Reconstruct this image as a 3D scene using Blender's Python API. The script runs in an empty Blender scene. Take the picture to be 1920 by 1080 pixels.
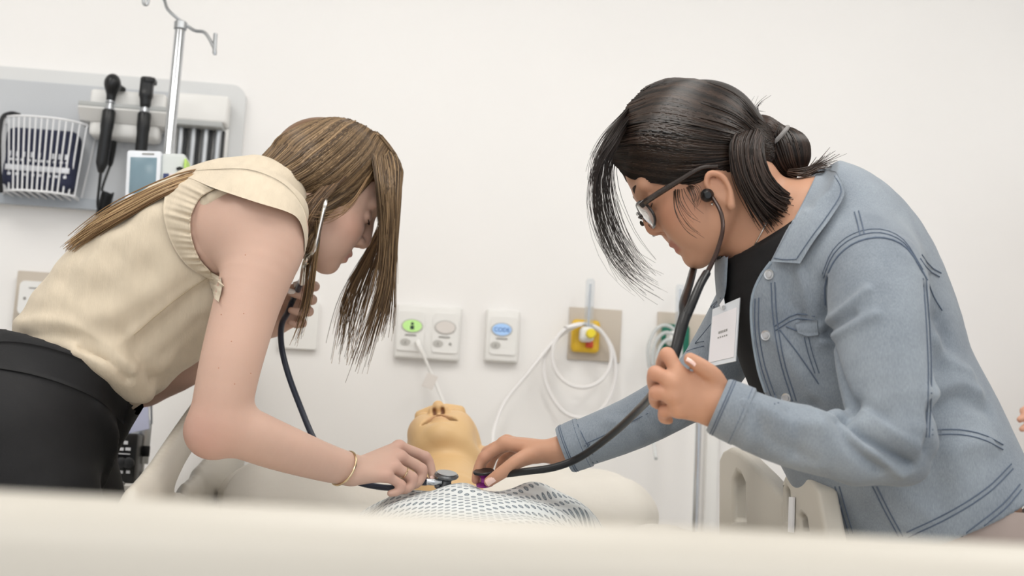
import bpy, bmesh, math, random
import numpy as np
from mathutils import Vector, Matrix
from mathutils.bvhtree import BVHTree

# ------------------------------------------------------------------ camera
scene = bpy.context.scene
COL = scene.collection
FPX = 2400.0
CAM = np.array([-0.085, 0.0, 1.0])
YAW, PITCH, ROLL = math.radians(5.0), math.radians(8.0), math.radians(3.2)
_fw = np.array([math.sin(YAW) * math.cos(PITCH), math.cos(YAW) * math.cos(PITCH), math.sin(PITCH)])
_rt = np.cross(_fw, [0, 0, 1.0]); _rt /= np.linalg.norm(_rt)
_up = np.cross(_rt, _fw)
# the photograph is turned clockwise a little, so the camera leans the other way
_rt, _up = (math.cos(ROLL) * _rt + math.sin(ROLL) * _up, -math.sin(ROLL) * _rt + math.cos(ROLL) * _up)
cam_data = bpy.data.cameras.new('camera')
cam_data.sensor_width = 36.0
cam_data.lens = 36.0 * FPX / 1920.0
cam_data.clip_start = 0.02
cam_data.dof.use_dof = True
cam_data.dof.focus_distance = 1.95
cam_data.dof.aperture_fstop = 4.0
cam = bpy.data.objects.new('camera', cam_data)
COL.objects.link(cam)
cam.matrix_world = Matrix(((_rt[0], _up[0], -_fw[0], CAM[0]), (_rt[1], _up[1], -_fw[1], CAM[1]),
                           (_rt[2], _up[2], -_fw[2], CAM[2]), (0, 0, 0, 1)))
scene.camera = cam

# ------------------------------------------------------------------ light and exposure
scene.view_settings.view_transform = 'Standard'
scene.view_settings.look = 'None'
scene.view_settings.gamma = 1.0
scene.view_settings.use_curve_mapping = False
scene.view_settings.exposure = 0.32
world = bpy.data.worlds.new('daylight'); scene.world = world
world.use_nodes = True
world.node_tree.nodes['Background'].inputs[0].default_value = (0.93, 0.96, 1.0, 1)
world.node_tree.nodes['Background'].inputs[1].default_value = 1.08
def area_light(name, loc, size, power, rot=(0, 0, 0), col=(1, 0.985, 0.96)):
    d = bpy.data.lights.new(name, 'AREA'); d.shape = 'RECTANGLE'
    d.size, d.size_y = size; d.energy = power; d.color = col
    o = bpy.data.objects.new(name, d); COL.objects.link(o)
    o.location = loc; o.rotation_euler = rot
    return o
CEIL = 2.75
LIGHT_SPOTS = [(-1.3, 1.5), (0.0, 1.5), (1.3, 1.5), (-0.7, -0.5), (0.7, -0.5)]
for _x, _y in LIGHT_SPOTS:
    area_light('ceiling_lamp', (_x, _y, CEIL - 0.035), (0.56, 1.16), 6.6 if _y > 0 else 7.0)

# ------------------------------------------------------------------ pixel helpers (1920 x 1080 frame)
def ray(px, py):
    d = _fw + _rt * ((px - 960.0) / FPX) + _up * ((540.0 - py) / FPX)
    return d / np.linalg.norm(d)
def at(px, py, Y):
    d = ray(px, py); return CAM + d * ((Y - CAM[1]) / d[1])
def atX(px, py, X):
    d = ray(px, py); return CAM + d * ((X - CAM[0]) / d[0])
def pix(P):
    P = np.asarray(P, float) - CAM
    z = P @ _fw
    return 960 + FPX * (P @ _rt) / z, 540 - FPX * (P @ _up) / z
def V3(p): return np.asarray(p, float)
def unit(v):
    v = np.asarray(v, float); return v / (np.linalg.norm(v) + 1e-12)

# ------------------------------------------------------------------ materials
def lin(c):
    if isinstance(c, str):
        c = [int(c[i:i + 2], 16) for i in (0, 2, 4)]
    return tuple(((v / 255.0) / 12.92 if v / 255.0 <= 0.04045 else ((v / 255.0 + 0.055) / 1.055) ** 2.4) for v in c) + (1.0,)
MATS = {}
def mat(name, color, rough=0.5, metal=0.0, noise=0.0, nscale=8.0, bump=0.0, bscale=60.0, spec=0.5, trans=0.0, emit=None,
        sss=0.0, sss_col=None, coat=0.0, alpha=1.0, attr=None, ior=1.45, stretch=None, sheen=0.0):
    m = bpy.data.materials.new(name); m.use_nodes = True
    nt = m.node_tree; n = nt.nodes; l = nt.links
    b = n['Principled BSDF']
    b.inputs['Roughness'].default_value = rough
    b.inputs['Metallic'].default_value = metal
    b.inputs['Specular IOR Level'].default_value = spec
    b.inputs['Transmission Weight'].default_value = trans
    b.inputs['IOR'].default_value = ior
    b.inputs['Coat Weight'].default_value = coat
    b.inputs['Alpha'].default_value = alpha
    b.inputs['Sheen Weight'].default_value = sheen
    b.inputs['Base Color'].default_value = lin(color)
    if sss:
        b.inputs['Subsurface Weight'].default_value = sss
        b.inputs['Subsurface Radius'].default_value = (0.012, 0.005, 0.003)
        b.inputs['Subsurface Scale'].default_value = 1.0
    if emit:
        b.inputs['Emission Color'].default_value = lin(emit[0]); b.inputs['Emission Strength'].default_value = emit[1]
    tc = n.new('ShaderNodeTexCoord'); vec = tc.outputs['Object']
    if stretch:
        mp = n.new('ShaderNodeMapping'); mp.inputs['Scale'].default_value = stretch
        l.new(vec, mp.inputs['Vector']); vec = mp.outputs['Vector']
    src = None
    if attr:
        a = n.new('ShaderNodeAttribute'); a.attribute_name = attr; src = a.outputs['Color']
        l.new(src, b.inputs['Base Color'])
    if noise:
        t = n.new('ShaderNodeTexNoise'); t.inputs['Scale'].default_value = nscale; t.inputs['Detail'].default_value = 5
        l.new(vec, t.inputs['Vector'])
        r = n.new('ShaderNodeMapRange'); r.inputs[3].default_value = 1 - noise; r.inputs[4].default_value = 1 + noise
        r.inputs[1].default_value = 0.3; r.inputs[2].default_value = 0.7
        l.new(t.outputs[0], r.inputs[0])
        mx = n.new('ShaderNodeMix'); mx.data_type = 'RGBA'; mx.blend_type = 'MULTIPLY'; mx.inputs[0].default_value = 1.0
        if src: l.new(src, mx.inputs[6])
        else: mx.inputs[6].default_value = lin(color)
        l.new(r.outputs[0], mx.inputs[7]); l.new(mx.outputs[2], b.inputs['Base Color'])
    if bump:
        t2 = n.new('ShaderNodeTexNoise'); t2.inputs['Scale'].default_value = bscale; t2.inputs['Detail'].default_value = 4
        l.new(vec, t2.inputs['Vector'])
        bp = n.new('ShaderNodeBump'); bp.inputs['Strength'].default_value = bump; bp.inputs['Distance'].default_value = 0.002
        l.new(t2.outputs[0], bp.inputs['Height']); l.new(bp.outputs[0], b.inputs['Normal'])
    MATS[name] = m
    return m

# ------------------------------------------------------------------ objects
ORG = {}
def tag(o, label=None, cat=None, group=None, kind=None):
    if label: o['label'] = label
    if cat: o['category'] = cat
    if group: o['group'] = group
    if kind: o['kind'] = kind
    return o
def thing(name, loc, label, cat, group=None):
    o = bpy.data.objects.new(name, None); COL.objects.link(o)
    o.empty_display_size = 0.05
    o.location = Vector([float(v) for v in loc]); ORG[o.name] = np.asarray(loc, float)
    return tag(o, label, cat, group)
def mk(name, verts, faces, m, parent=None, smooth=True, col=None, auto=None):
    verts = np.asarray(verts, float).reshape(-1, 3)
    if parent is not None: off = ORG[parent.name]
    else:
        off = np.array([(verts[:, 0].min() + verts[:, 0].max()) / 2, (verts[:, 1].min() + verts[:, 1].max()) / 2, verts[:, 2].min()])
    me = bpy.data.meshes.new(name)
    if isinstance(faces, np.ndarray):
        nf, k = faces.shape
        me.vertices.add(len(verts)); me.vertices.foreach_set('co', (verts - off).astype(np.float32).ravel())
        me.loops.add(nf * k); me.loops.foreach_set('vertex_index', faces.astype(np.int32).ravel())
        me.polygons.add(nf); me.polygons.foreach_set('loop_start', np.arange(0, nf * k, k, dtype=np.int32))
        me.update(calc_edges=True)
    else:
        me.from_pydata((verts - off).tolist(), [], [list(f) for f in faces]); me.update()
    if smooth:
        me.polygons.foreach_set('use_smooth', np.ones(len(me.polygons), dtype=bool))
    if col is not None:
        a = me.color_attributes.new('col', 'FLOAT_COLOR', 'POINT')
        a.data.foreach_set('color', np.asarray(col, np.float32).ravel())
    if auto is not None:
        me.set_sharp_from_angle(angle=math.radians(auto))
    me.materials.append(m)
    o = bpy.data.objects.new(name, me); COL.objects.link(o)
    if parent is not None: o.parent = parent
    else: o.location = Vector(off)
    ORG[o.name] = off
    return o
class MB:
    """collects shapes, then becomes ONE mesh"""
    def __init__(s): s.v = []; s.f = []
    def add(s, v, f):
        k = len(s.v); s.v.extend([tuple(map(float, p)) for p in v]); s.f.extend([tuple(int(i) + k for i in q) for q in f]); return s
    def box(s, c, size, M=None, bev=0.0, seg=2):
        bm = bmesh.new(); bmesh.ops.create_cube(bm, size=1.0)
        for v in bm.verts: v.co = Vector((v.co.x * size[0], v.co.y * size[1], v.co.z * size[2]))
        if bev > 0: bmesh.ops.bevel(bm, geom=list(bm.edges), offset=bev, segments=seg, profile=0.5, affect='EDGES')
        bm.verts.index_update()
        P = np.array([v.co[:] for v in bm.verts]); F = [[v.index for v in f.verts] for f in bm.faces]; bm.free()
        if M is not None: P = P @ np.asarray(M).T
        return s.add(P + np.asarray(c), F)
    def tube(s, pts, r, n=10, caps=True, sub=0, flat=None):
        pts = np.asarray(pts, float)
        rr = np.full(len(pts), r) if np.isscalar(r) else np.asarray(r, float)
        if sub: pts, rr = spline(pts, sub, rr)
        v, f = tube_mesh(pts, rr, n, caps, flat); return s.add(v, f)
    def lathe(s, prof, c, axis=(0, 0, 1), n=24):
        """prof: (radius, height) pairs along axis from c"""
        ax = unit(axis); a = unit(np.cross(ax, [0.3, 0.9, 0.2] if abs(ax[1]) < 0.9 else [1, 0, 0])); b = np.cross(ax, a)
        P = []; F = []
        for r, h in prof:
            for k in range(n):
                t = 2 * math.pi * k / n
                P.append(np.asarray(c) + ax * h + (a * math.cos(t) + b * math.sin(t)) * max(r, 1e-5))
        for i in range(len(prof) - 1):
            for k in range(n):
                F.append((i * n + k, i * n + (k + 1) % n, (i + 1) * n + (k + 1) % n, (i + 1) * n + k))
        F.append(tuple(range(n))[::-1]); F.append(tuple(range((len(prof) - 1) * n, len(prof) * n)))
        return s.add(P, F)
    def prism(s, poly, vec, holes=()):
        """planar polygon (3D points) pushed along vec; holes joined by bmesh fill"""
        bm = bmesh.new(); 
        for loop in [poly] + list(holes):
            vs = [bm.verts.new(Vector(map(float, p))) for p in loop]
            for i in range(len(vs)): bm.edges.new((vs[i], vs[(i + 1) % len(vs)]))
        bmesh.ops.triangle_fill(bm, use_beauty=True, edges=list(bm.edges))
        g = bmesh.ops.extrude_face_region(bm, geom=list(bm.faces))
        for e in g['geom']:
            if isinstance(e, bmesh.types.BMVert): e.co += Vector(map(float, vec))
        bmesh.ops.recalc_face_normals(bm, faces=list(bm.faces))
        bm.verts.index_update()
        P = [v.co[:] for v in bm.verts]; F = [[v.index for v in f.verts] for f in bm.faces]; bm.free()
        return s.add(P, F)
    def build(s, name, m, parent=None, smooth=True, auto=35):
        return mk(name, s.v, s.f, m, parent, smooth, auto=auto)
def spline(pts, sub, *extra):
    """Catmull-Rom through pts, sub steps for each span; extra arrays follow along"""
    pts = np.asarray(pts, float); n = len(pts)
    arrs = [pts] + [np.asarray(e, float) for e in extra]
    if n < 3:
        t = np.linspace(0, 1, sub * (n - 1) + 1)
        out = [np.stack([np.interp(t * (n - 1), range(n), a[:, j]) for j in range(a.shape[1])], 1) if a.ndim > 1 else np.interp(t * (n - 1), range(n), a) for a in arrs]
        return out if extra else out[0]
    res = []
    for a in arrs:
        one = a.ndim == 1
        if one: a = a[:, None]
        e = np.vstack([2 * a[0] - a[1], a, 2 * a[-1] - a[-2]])
        o = []
        for i in range(n - 1):
            p0, p1, p2, p3 = e[i], e[i + 1], e[i + 2], e[i + 3]
            for k in range(sub):
                t = k / sub
                o.append(0.5 * (2 * p1 + (p2 - p0) * t + (2 * p0 - 5 * p1 + 4 * p2 - p3) * t * t + (3 * p1 - p0 - 3 * p2 + p3) * t ** 3))
        o.append(a[-1]); o = np.array(o)
        res.append(o[:, 0] if one else o)
    return res if extra else res[0]
def tube_mesh(pts, rr, n=10, caps=True, flat=None):
    m = len(pts)
    tang = np.gradient(pts, axis=0); tang /= (np.linalg.norm(tang, axis=1)[:, None] + 1e-12)
    ref = np.array([0.0, 0, 1]) if abs(tang[0][2]) < 0.9 else np.array([0.0, 1, 0])
    if flat is not None: ref = np.asarray(flat[0], float)
    nrm = unit(np.cross(tang[0], ref)); V = []; F = []
    for i in range(m):
        if flat is not None: nrm = unit(np.cross(tang[i], ref))
        else: nrm = unit(nrm - tang[i] * (nrm @ tang[i]))
        b = np.cross(tang[i], nrm)
        fl = 1.0 if flat is None else flat[1]
        for k in range(n):
            t = 2 * math.pi * k / n
            V.append(pts[i] + rr[i] * (nrm * math.cos(t) + b * math.sin(t) * fl))
    for i in range(m - 1):
        for k in range(n):
            F.append((i * n + k, i * n + (k + 1) % n, (i + 1) * n + (k + 1) % n, (i + 1) * n + k))
    if caps: F.append(tuple(range(n))[::-1]); F.append(tuple(range((m - 1) * n, m * n)))
    return V, F
def text_obj(name, body, size, loc, xdir, ydir, m, parent=None, ext=0.0004, align='CENTER'):
    """lettering as a thin mesh on a surface"""
    c = bpy.data.curves.new(name, 'FONT'); c.body = body; c.size = size; c.extrude = ext
    c.align_x = align; c.align_y = 'CENTER'
    t = bpy.data.objects.new(name + '_tmp', c); COL.objects.link(t)
    dg = bpy.context.evaluated_depsgraph_get()
    me = bpy.data.meshes.new_from_object(t.evaluated_get(dg))
    P = np.array([v.co[:] for v in me.vertices]).reshape(-1, 3); F = [list(p.vertices) for p in me.polygons]
    bpy.data.objects.remove(t); bpy.data.curves.remove(c); bpy.data.meshes.remove(me)
    x = unit(xdir); y = unit(ydir); z = np.cross(x, y)
    W = np.asarray(loc) + P[:, :1] * x + P[:, 1:2] * y + P[:, 2:3] * z
    return mk(name, W, F, m, parent, smooth=False)

# ------------------------------------------------------------------ signed distance modelling
class SDF:
    def __init__(s, lo, hi, h):
        s.lo = np.asarray(lo, float); s.h = h
        s.n = np.ceil((np.asarray(hi, float) - s.lo) / h).astype(int) + 1
        s.f = np.full(tuple(s.n), 0.3, np.float32)
    def sub(s, lo, hi):
        a = np.clip(np.floor((np.asarray(lo) - s.lo) / s.h).astype(int), 0, s.n)
        b = np.clip(np.ceil((np.asarray(hi) - s.lo) / s.h).astype(int) + 1, 0, s.n)
        if np.any(b <= a): return None, None
        sl = tuple(slice(int(i), int(j)) for i, j in zip(a, b))
        g = [((s.lo[d] + s.h * np.arange(a[d], b[d])).astype(np.float32)) for d in range(3)]
        return sl, (g[0][:, None, None], g[1][None, :, None], g[2][None, None, :])
    def blend(s, sl, d, k, op='u'):
        a = s.f[sl]
        if op == 'u':
            if k <= 0: s.f[sl] = np.minimum(a, d); return
            h = np.clip(0.5 + 0.5 * (a - d) / k, 0, 1); s.f[sl] = a * (1 - h) + d * h - k * h * (1 - h)
        elif op == 's':
            d = -d
            if k <= 0: s.f[sl] = np.maximum(a, d); return
            h = np.clip(0.5 - 0.5 * (a - d) / k, 0, 1); s.f[sl] = a * (1 - h) + d * h + k * h * (1 - h)
        elif op == 'i':
            s.f[sl] = np.maximum(a, d)
    def tube(s, pts, r, k=0.01, up=(0, 1, 0), sub=4, op='u'):
        """r: per point a radius or (along up, across); smooth limb along the points"""
        pts = np.asarray(pts, float)
        r = np.asarray(r, float)
        if r.ndim == 0: r = np.full(len(pts), float(r))
        if r.ndim == 1: r = np.stack([r, r], 1)
        if sub and len(pts) > 1: pts, r = spline(pts, sub, r)
        mx = r.max() + k + 3 * s.h
        sl, g = s.sub(pts.min(0) - mx, pts.max(0) + mx)
        if sl is None: return s
        loc = np.full(s.f[sl].shape, 0.3, np.float32); base = np.array([q.start for q in sl])
        up0 = np.asarray(up, float)
        for i in range(max(1, len(pts) - 1)):
            a = pts[i]; b = pts[min(i + 1, len(pts) - 1)]
            if len(pts) == 1: b = a + 1e-5
            ra = r[i]; rb = r[min(i + 1, len(pts) - 1)]
            m2 = max(ra.max(), rb.max()) + k + 3 * s.h
            sl2, g2 = s.sub(np.minimum(a, b) - m2, np.maximum(a, b) + m2)
            if sl2 is None: continue
            ax = b - a; L = np.linalg.norm(ax); ax = ax / L
            U = up0 - ax * (up0 @ ax)
            U = unit(U) if np.linalg.norm(U) > 1e-4 else unit(np.cross(ax, [0.31, 0.2, 0.9]))
            W = np.cross(ax, U)
            x, y, z = g2[0] - np.float32(a[0]), g2[1] - np.float32(a[1]), g2[2] - np.float32(a[2])
            t = x * ax[0] + y * ax[1] + z * ax[2]
            tc = np.clip(t / L, 0, 1).astype(np.float32)
            ru = ra[0] + (rb[0] - ra[0]) * tc; rv = ra[1] + (rb[1] - ra[1]) * tc
            w = t - tc * L
            u = x * U[0] + y * U[1] + z * U[2]; v = x * W[0] + y * W[1] + z * W[2]
            rm = np.minimum(ru, rv)
            d = ((np.sqrt((u / ru) ** 2 + (v / rv) ** 2 + (w / rm) ** 2) - 1) * rm).astype(np.float32)
            rel = tuple(slice(q.start - bb, q.stop - bb) for q, bb in zip(sl2, base))
            loc[rel] = np.minimum(loc[rel], d)
        s.blend(sl, loc, k, op); return s
    def ell(s, c, r, k=0.01, R=None, op='u'):
        """ellipsoid; R rows are its axes"""
        c = np.asarray(c, float); r = np.asarray(r, float) * np.ones(3)
        if R is None: R = np.eye(3)
        R = np.asarray(R, float)
        m = np.abs(R.T) @ r + k + 3 * s.h
        sl, g = s.sub(c - m, c + m)
        if sl is None: return s
        x, y, z = g[0] - np.float32(c[0]), g[1] - np.float32(c[1]), g[2] - np.float32(c[2])
        q = [(x * R[i][0] + y * R[i][1] + z * R[i][2]) / r[i] for i in range(3)]
        d = ((np.sqrt(q[0] ** 2 + q[1] ** 2 + q[2] ** 2) - 1) * r.min()).astype(np.float32)
        s.blend(sl, d, k, op); return s
    def box(s, c, half, k=0.005, R=None, rad=0.01, op='u'):
        c = np.asarray(c, float); half = np.asarray(half, float)
        R = np.eye(3) if R is None else np.asarray(R, float)
        m = np.abs(R.T) @ half + k + 3 * s.h + rad
        sl, g = s.sub(c - m, c + m)
        if sl is None: return s
        x, y, z = g[0] - np.float32(c[0]), g[1] - np.float32(c[1]), g[2] - np.float32(c[2])
        q = [np.abs(x * R[i][0] + y * R[i][1] + z * R[i][2]) - (half[i] - rad) for i in range(3)]
        d = np.sqrt(sum(np.maximum(a, 0) ** 2 for a in q)) + np.minimum(np.maximum(np.maximum(q[0], q[1]), q[2]), 0) - rad
        s.blend(sl, d.astype(np.float32), k, op); return s
    def window_prism(s, poly, Y0, Y1, k=0.002, op='s'):
        """cut of the outline `poly` (photo points, carried to their depth) between world Y0 and Y1"""
        poly = np.asarray(poly, float)
        C = [at(px, py, y) for px, py in poly for y in (Y0, Y1)]
        sl, g = s.sub(np.min(C, 0) - 0.02, np.max(C, 0) + 0.02)
        if sl is None: return s
        x, y, z = [a - np.float32(c) for a, c in zip(g, CAM)]
        dz = x * _fw[0] + y * _fw[1] + z * _fw[2]
        u = (x * _rt[0] + y * _rt[1] + z * _rt[2]) / dz * FPX + 960
        v = 540 - (x * _up[0] + y * _up[1] + z * _up[2]) / dz * FPX
        d2 = np.full(u.shape, 1e9, np.float32); ins = np.zeros(u.shape, bool)
        for i in range(len(poly)):
            a = poly[i]; b = poly[(i + 1) % len(poly)]
            ex, ey = b - a
            wx, wy = u - a[0], v - a[1]
            t = np.clip((wx * ex + wy * ey) / (ex * ex + ey * ey), 0, 1)
            d2 = np.minimum(d2, (wx - ex * t) ** 2 + (wy - ey * t) ** 2)
            c = (a[1] <= v) != (b[1] <= v)
            if abs(ey) > 1e-9: ins ^= c & (u < a[0] + (v - a[1]) * ex / ey)
        d = np.sqrt(d2) * np.where(ins, -1, 1) * dz / FPX
        yy = np.broadcast_to(g[1], d.shape)
        d = np.maximum(d, np.maximum(Y0 - yy, yy - Y1)).astype(np.float32)
        s.blend(sl, d, k, op); return s
    def mesh(s, smooth=2):
        f = s.f; S = f < 0
        c = np.zeros(tuple(s.n - 1), np.uint8)
        for dx in (0, 1):
            for dy in (0, 1):
                for dz in (0, 1):
                    c += S[dx:s.n[0] - 1 + dx, dy:s.n[1] - 1 + dy, dz:s.n[2] - 1 + dz]
        I, J, K = np.nonzero((c > 0) & (c < 8)); del c
        vid = np.full(tuple(s.n - 1), -1, np.int32); vid[I, J, K] = np.arange(len(I))
        acc = np.zeros((len(I), 3)); cnt = np.zeros(len(I))
        cor = {}
        for dx in (0, 1):
            for dy in (0, 1):
                for dz in (0, 1): cor[dx, dy, dz] = f[I + dx, J + dy, K + dz].astype(np.float64)
        for d in range(3):
            for a in (0, 1):
                for b in (0, 1):
                    o = [0, 0, 0]; oth = [q for q in range(3) if q != d]; o[oth[0]] = a; o[oth[1]] = b
                    p = list(o); p[d] = 1
                    fa, fb = cor[tuple(o)], cor[tuple(p)]
                    cr = (fa < 0) != (fb < 0)
                    t = np.where(cr, fa / np.where(cr, fa - fb, 1), 0)
                    P = np.tile(np.array(o, float), (len(I), 1)); P[:, d] = t
                    acc += P * cr[:, None]; cnt += cr
        P = s.lo + s.h * (np.stack([I, J, K], 1) + acc / cnt[:, None])
        Q = []
        for d in range(3):
            n = s.n
            A = [slice(None)] * 3; B = [slice(None)] * 3
            A[d] = slice(0, n[d] - 1); B[d] = slice(1, n[d])
            ch = np.nonzero(S[tuple(A)] != S[tuple(B)])
            o1, o2 = [(1, 2), (2, 0), (0, 1)][d]
            idx = np.stack(ch, 1)
            ok = (idx[:, o1] > 0) & (idx[:, o2] > 0) & (idx[:, o1] < n[o1] - 1) & (idx[:, o2] < n[o2] - 1)
            idx = idx[ok]
            neg = S[idx[:, 0], idx[:, 1], idx[:, 2]]
            def vv(a, b):
                q = idx.copy(); q[:, o1] -= a; q[:, o2] -= b; return vid[q[:, 0], q[:, 1], q[:, 2]]
            quad = np.stack([vv(1, 1), vv(0, 1), vv(0, 0), vv(1, 0)], 1)
            quad[~neg] = quad[~neg][:, ::-1]
            Q.append(quad)
        Q = np.concatenate(Q); Q = Q[(Q >= 0).all(1)]
        if smooth: P = laplace(P, Q, smooth)
        return P, Q
def laplace(P, Q, it=2, lam=0.5, mu=-0.52):
    a = np.concatenate([Q[:, 0], Q[:, 1], Q[:, 2], Q[:, 3]]); b = np.concatenate([Q[:, 1], Q[:, 2], Q[:, 3], Q[:, 0]])
    n = len(P); deg = np.bincount(a, minlength=n) + np.bincount(b, minlength=n); deg = np.maximum(deg, 1)
    for k in range(it):
        for w in (lam, mu):
            M = np.stack([np.bincount(a, P[b, d], n) + np.bincount(b, P[a, d], n) for d in range(3)], 1) / deg[:, None]
            P = P + w * (M - P)
    return P
def vnormals(P, Q):
    nf = np.cross(P[Q[:, 2]] - P[Q[:, 0]], P[Q[:, 3]] - P[Q[:, 1]])
    N = np.zeros_like(P)
    for k in range(4):
        for d in range(3): N[:, d] += np.bincount(Q[:, k], nf[:, d], len(P))
    return N / (np.linalg.norm(N, axis=1)[:, None] + 1e-12)
def seg_dist(P, poly):
    best = np.full(len(P), 1e9)
    for a, b in zip(poly[:-1], poly[1:]):
        e = b - a; t = np.clip((P - a) @ e / (e @ e + 1e-12), 0, 1)
        best = np.minimum(best, np.linalg.norm(P - a - t[:, None] * e, axis=1))
    return best
class Surf:
    """a finished surface that photo points can be carried onto"""
    def __init__(s, P, Q): s.P = P; s.Q = Q; s.t = BVHTree.FromPolygons([tuple(p) for p in P], [tuple(int(i) for i in q) for q in Q])
    def hit(s, px, py, off=0.0, far=None):
        d = ray(px, py); loc, nor, i, dist = s.t.ray_cast(Vector(CAM), Vector(d))
        if loc is None:
            q = at(px, py, far if far else float(s.P[:, 1].mean()))
            loc, nor, i, dist = s.t.find_nearest(Vector(q))
            return np.array(q) * 0 + np.array(loc) + np.array(nor) * off
        n = np.array(nor)
        if n @ d > 0: n = -n
        return np.array(loc) + n * off
    def line(s, pts, off=0.0, step=14):
        out = []
        pts = spline(np.asarray(pts, float), 6) if len(pts) > 2 else np.asarray(pts, float)
        L = np.concatenate([[0], np.cumsum(np.linalg.norm(np.diff(pts, axis=0), axis=1))])
        n = max(2, int(L[-1] / step) + 1)
        for t in np.linspace(0, L[-1], n):
            out.append(s.hit(np.interp(t, L, pts[:, 0]), np.interp(t, L, pts[:, 1]), off))
        return np.array(out)
def folds(P, Q, surf, lines):
    """push the cloth along its normals near the given lines: (photo points, width, height)"""
    N = vnormals(P, Q); D = np.zeros(len(P))
    for pts, w, a in lines:
        poly = surf.line(pts)
        d = seg_dist(P, poly); D += a * np.exp(-(d / w) ** 2)
    return P + N * D[:, None]
def sheet(A, B, nu, nv, thick=0.0, wave=None):
    """cloth strip between two 3D polylines (given thickness)"""
    def res(L, n):
        L = spline(np.asarray(L, float), 8) if len(L) > 2 else np.asarray(L, float)
        s = np.concatenate([[0], np.cumsum(np.linalg.norm(np.diff(L, axis=0), axis=1))])
        return np.stack([np.interp(np.linspace(0, s[-1], n), s, L[:, d]) for d in range(3)], 1)
    A = res(A, nu); B = res(B, nu); P = []
    for j in range(nv):
        t = j / (nv - 1); P.append(A * (1 - t) + B * t)
    P = np.array(P)
    du = np.gradient(P, axis=1); dv = np.gradient(P, axis=0)
    N = np.cross(du, dv); N /= (np.linalg.norm(N, axis=2)[..., None] + 1e-12)
    if np.mean(N @ (-_fw)) < 0: N = -N
    if wave is not None: P = P + N * wave(np.linspace(0, 1, nu)[None, :], np.linspace(0, 1, nv)[:, None])[..., None]
    g = lambda j, i: j * nu + i
    F = [(g(j, i), g(j, i + 1), g(j + 1, i + 1), g(j + 1, i)) for j in range(nv - 1) for i in range(nu - 1)]
    V = P.reshape(-1, 3)
    if thick:
        n0 = len(V); V2 = (P - N * thick).reshape(-1, 3)
        F2 = [tuple(n0 + k for k in q[::-1]) for q in F]
        rim = [g(0, i) for i in range(nu)] + [g(j, nu - 1) for j in range(1, nv)] + [g(nv - 1, i) for i in range(nu - 2, -1, -1)] + [g(j, 0) for j in range(nv - 2, 0, -1)]
        F3 = [(rim[k], rim[(k + 1) % len(rim)], rim[(k + 1) % len(rim)] + n0, rim[k] + n0) for k in range(len(rim))]
        V = np.vstack([V, V2]); F = F + F2 + F3
    return V, F
# ------------------------------------------------------------------ materials of the place
mat('wall_paint', 'f5f3f1', 0.6, noise=0.012, nscale=3, bump=0.05, bscale=300)
mat('ceiling_paint', 'f4f4f2', 0.7, noise=0.01, nscale=3)
mat('floor_vinyl', 'c9c4bc', 0.4, noise=0.06, nscale=6, bump=0.03, bscale=120)
mat('lamp_panel', 'ffffff', 0.5, emit=('fffaf0', 1.6))
mat('lamp_frame', 'e8e8e8', 0.5, noise=0.02)
mat('grey_board', 'c3c6ca', 0.45, noise=0.02, nscale=5)
mat('board_rim', 'dcdddd', 0.4, noise=0.015, nscale=5)
mat('board_strip', 'a9afb6', 0.4, noise=0.02)
mat('white_plastic', 'eeedea', 0.28, noise=0.012, nscale=9)
mat('white_wire', 'eff0f2', 0.35, noise=0.01)
mat('navy_fabric', '2c3047', 0.8, noise=0.15, nscale=40, bump=0.3, bscale=400)
mat('print_white', 'dfe1e6', 0.6, noise=0.03)
mat('black_plastic', '17181a', 0.32, noise=0.08, nscale=20)
mat('dark_rubber', '232427', 0.5, noise=0.06, nscale=30)
mat('chrome', 'c9ccd0', 0.16, metal=1.0, noise=0.03, nscale=15)
mat('brushed_steel', 'b4b7ba', 0.32, metal=1.0, noise=0.05, nscale=25)
mat('tube_grey', '8f9296', 0.25, noise=0.05, alpha=1.0)
mat('shelf_grey', 'b1b3b2', 0.4, noise=0.02)
mat('pump_white', 'e6eaf0', 0.35, noise=0.015)
mat('pump_side', 'd5dad8', 0.4, noise=0.02)
mat('lcd', '6f8590', 0.2, noise=0.12, nscale=12, emit=('7d939c', 0.15))
mat('button_blue', '4b5a90', 0.4, noise=0.05)
mat('key_blue', 'c7cfe2', 0.4, noise=0.03)
mat('label_green', 'c3e873', 0.5, noise=0.05, nscale=30)
mat('label_navy', '35406f', 0.5, noise=0.05)
mat('label_pink', 'e9d9df', 0.5, noise=0.05)
mat('beige_plate', 'c9beb0', 0.5, noise=0.03, nscale=7)
mat('screen_green', 'b3dc8c', 0.3, noise=0.03, emit=('b3dc8c', 0.25))
mat('screen_blue', '9fbfe6', 0.3, noise=0.03, emit=('9fbfe6', 0.25))
mat('oval_blank', 'e3ddd8', 0.35, noise=0.01)
mat('ink_dark', '2c4638', 0.5, noise=0.05)
mat('ink_blue', '2f62a8', 0.5, noise=0.05)
mat('ink_grey', '9a9894', 0.5, noise=0.05)
mat('ring_grey', 'c2c0bb', 0.3, noise=0.02)
mat('yellow_plastic', 'eabf33', 0.35, noise=0.04, nscale=15)
mat('knob_yellow', 'f2dd3a', 0.35, noise=0.04, nscale=15)
mat('red_plastic', 'd9502f', 0.4, noise=0.04)
mat('green_plastic', '10715a', 0.4, noise=0.05)
mat('clear_plastic', 'f2f6fa', 0.08, trans=0.85, noise=0.01, ior=1.2)
mat('hose_white', 'f1efee', 0.3, noise=0.02)
mat('hose_clear', 'e9ecec', 0.2, trans=0.4, noise=0.02, ior=1.2)
mat('bed_beige', 'c4beb3', 0.42, noise=0.015, nscale=4, bump=0.03, bscale=250)
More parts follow.
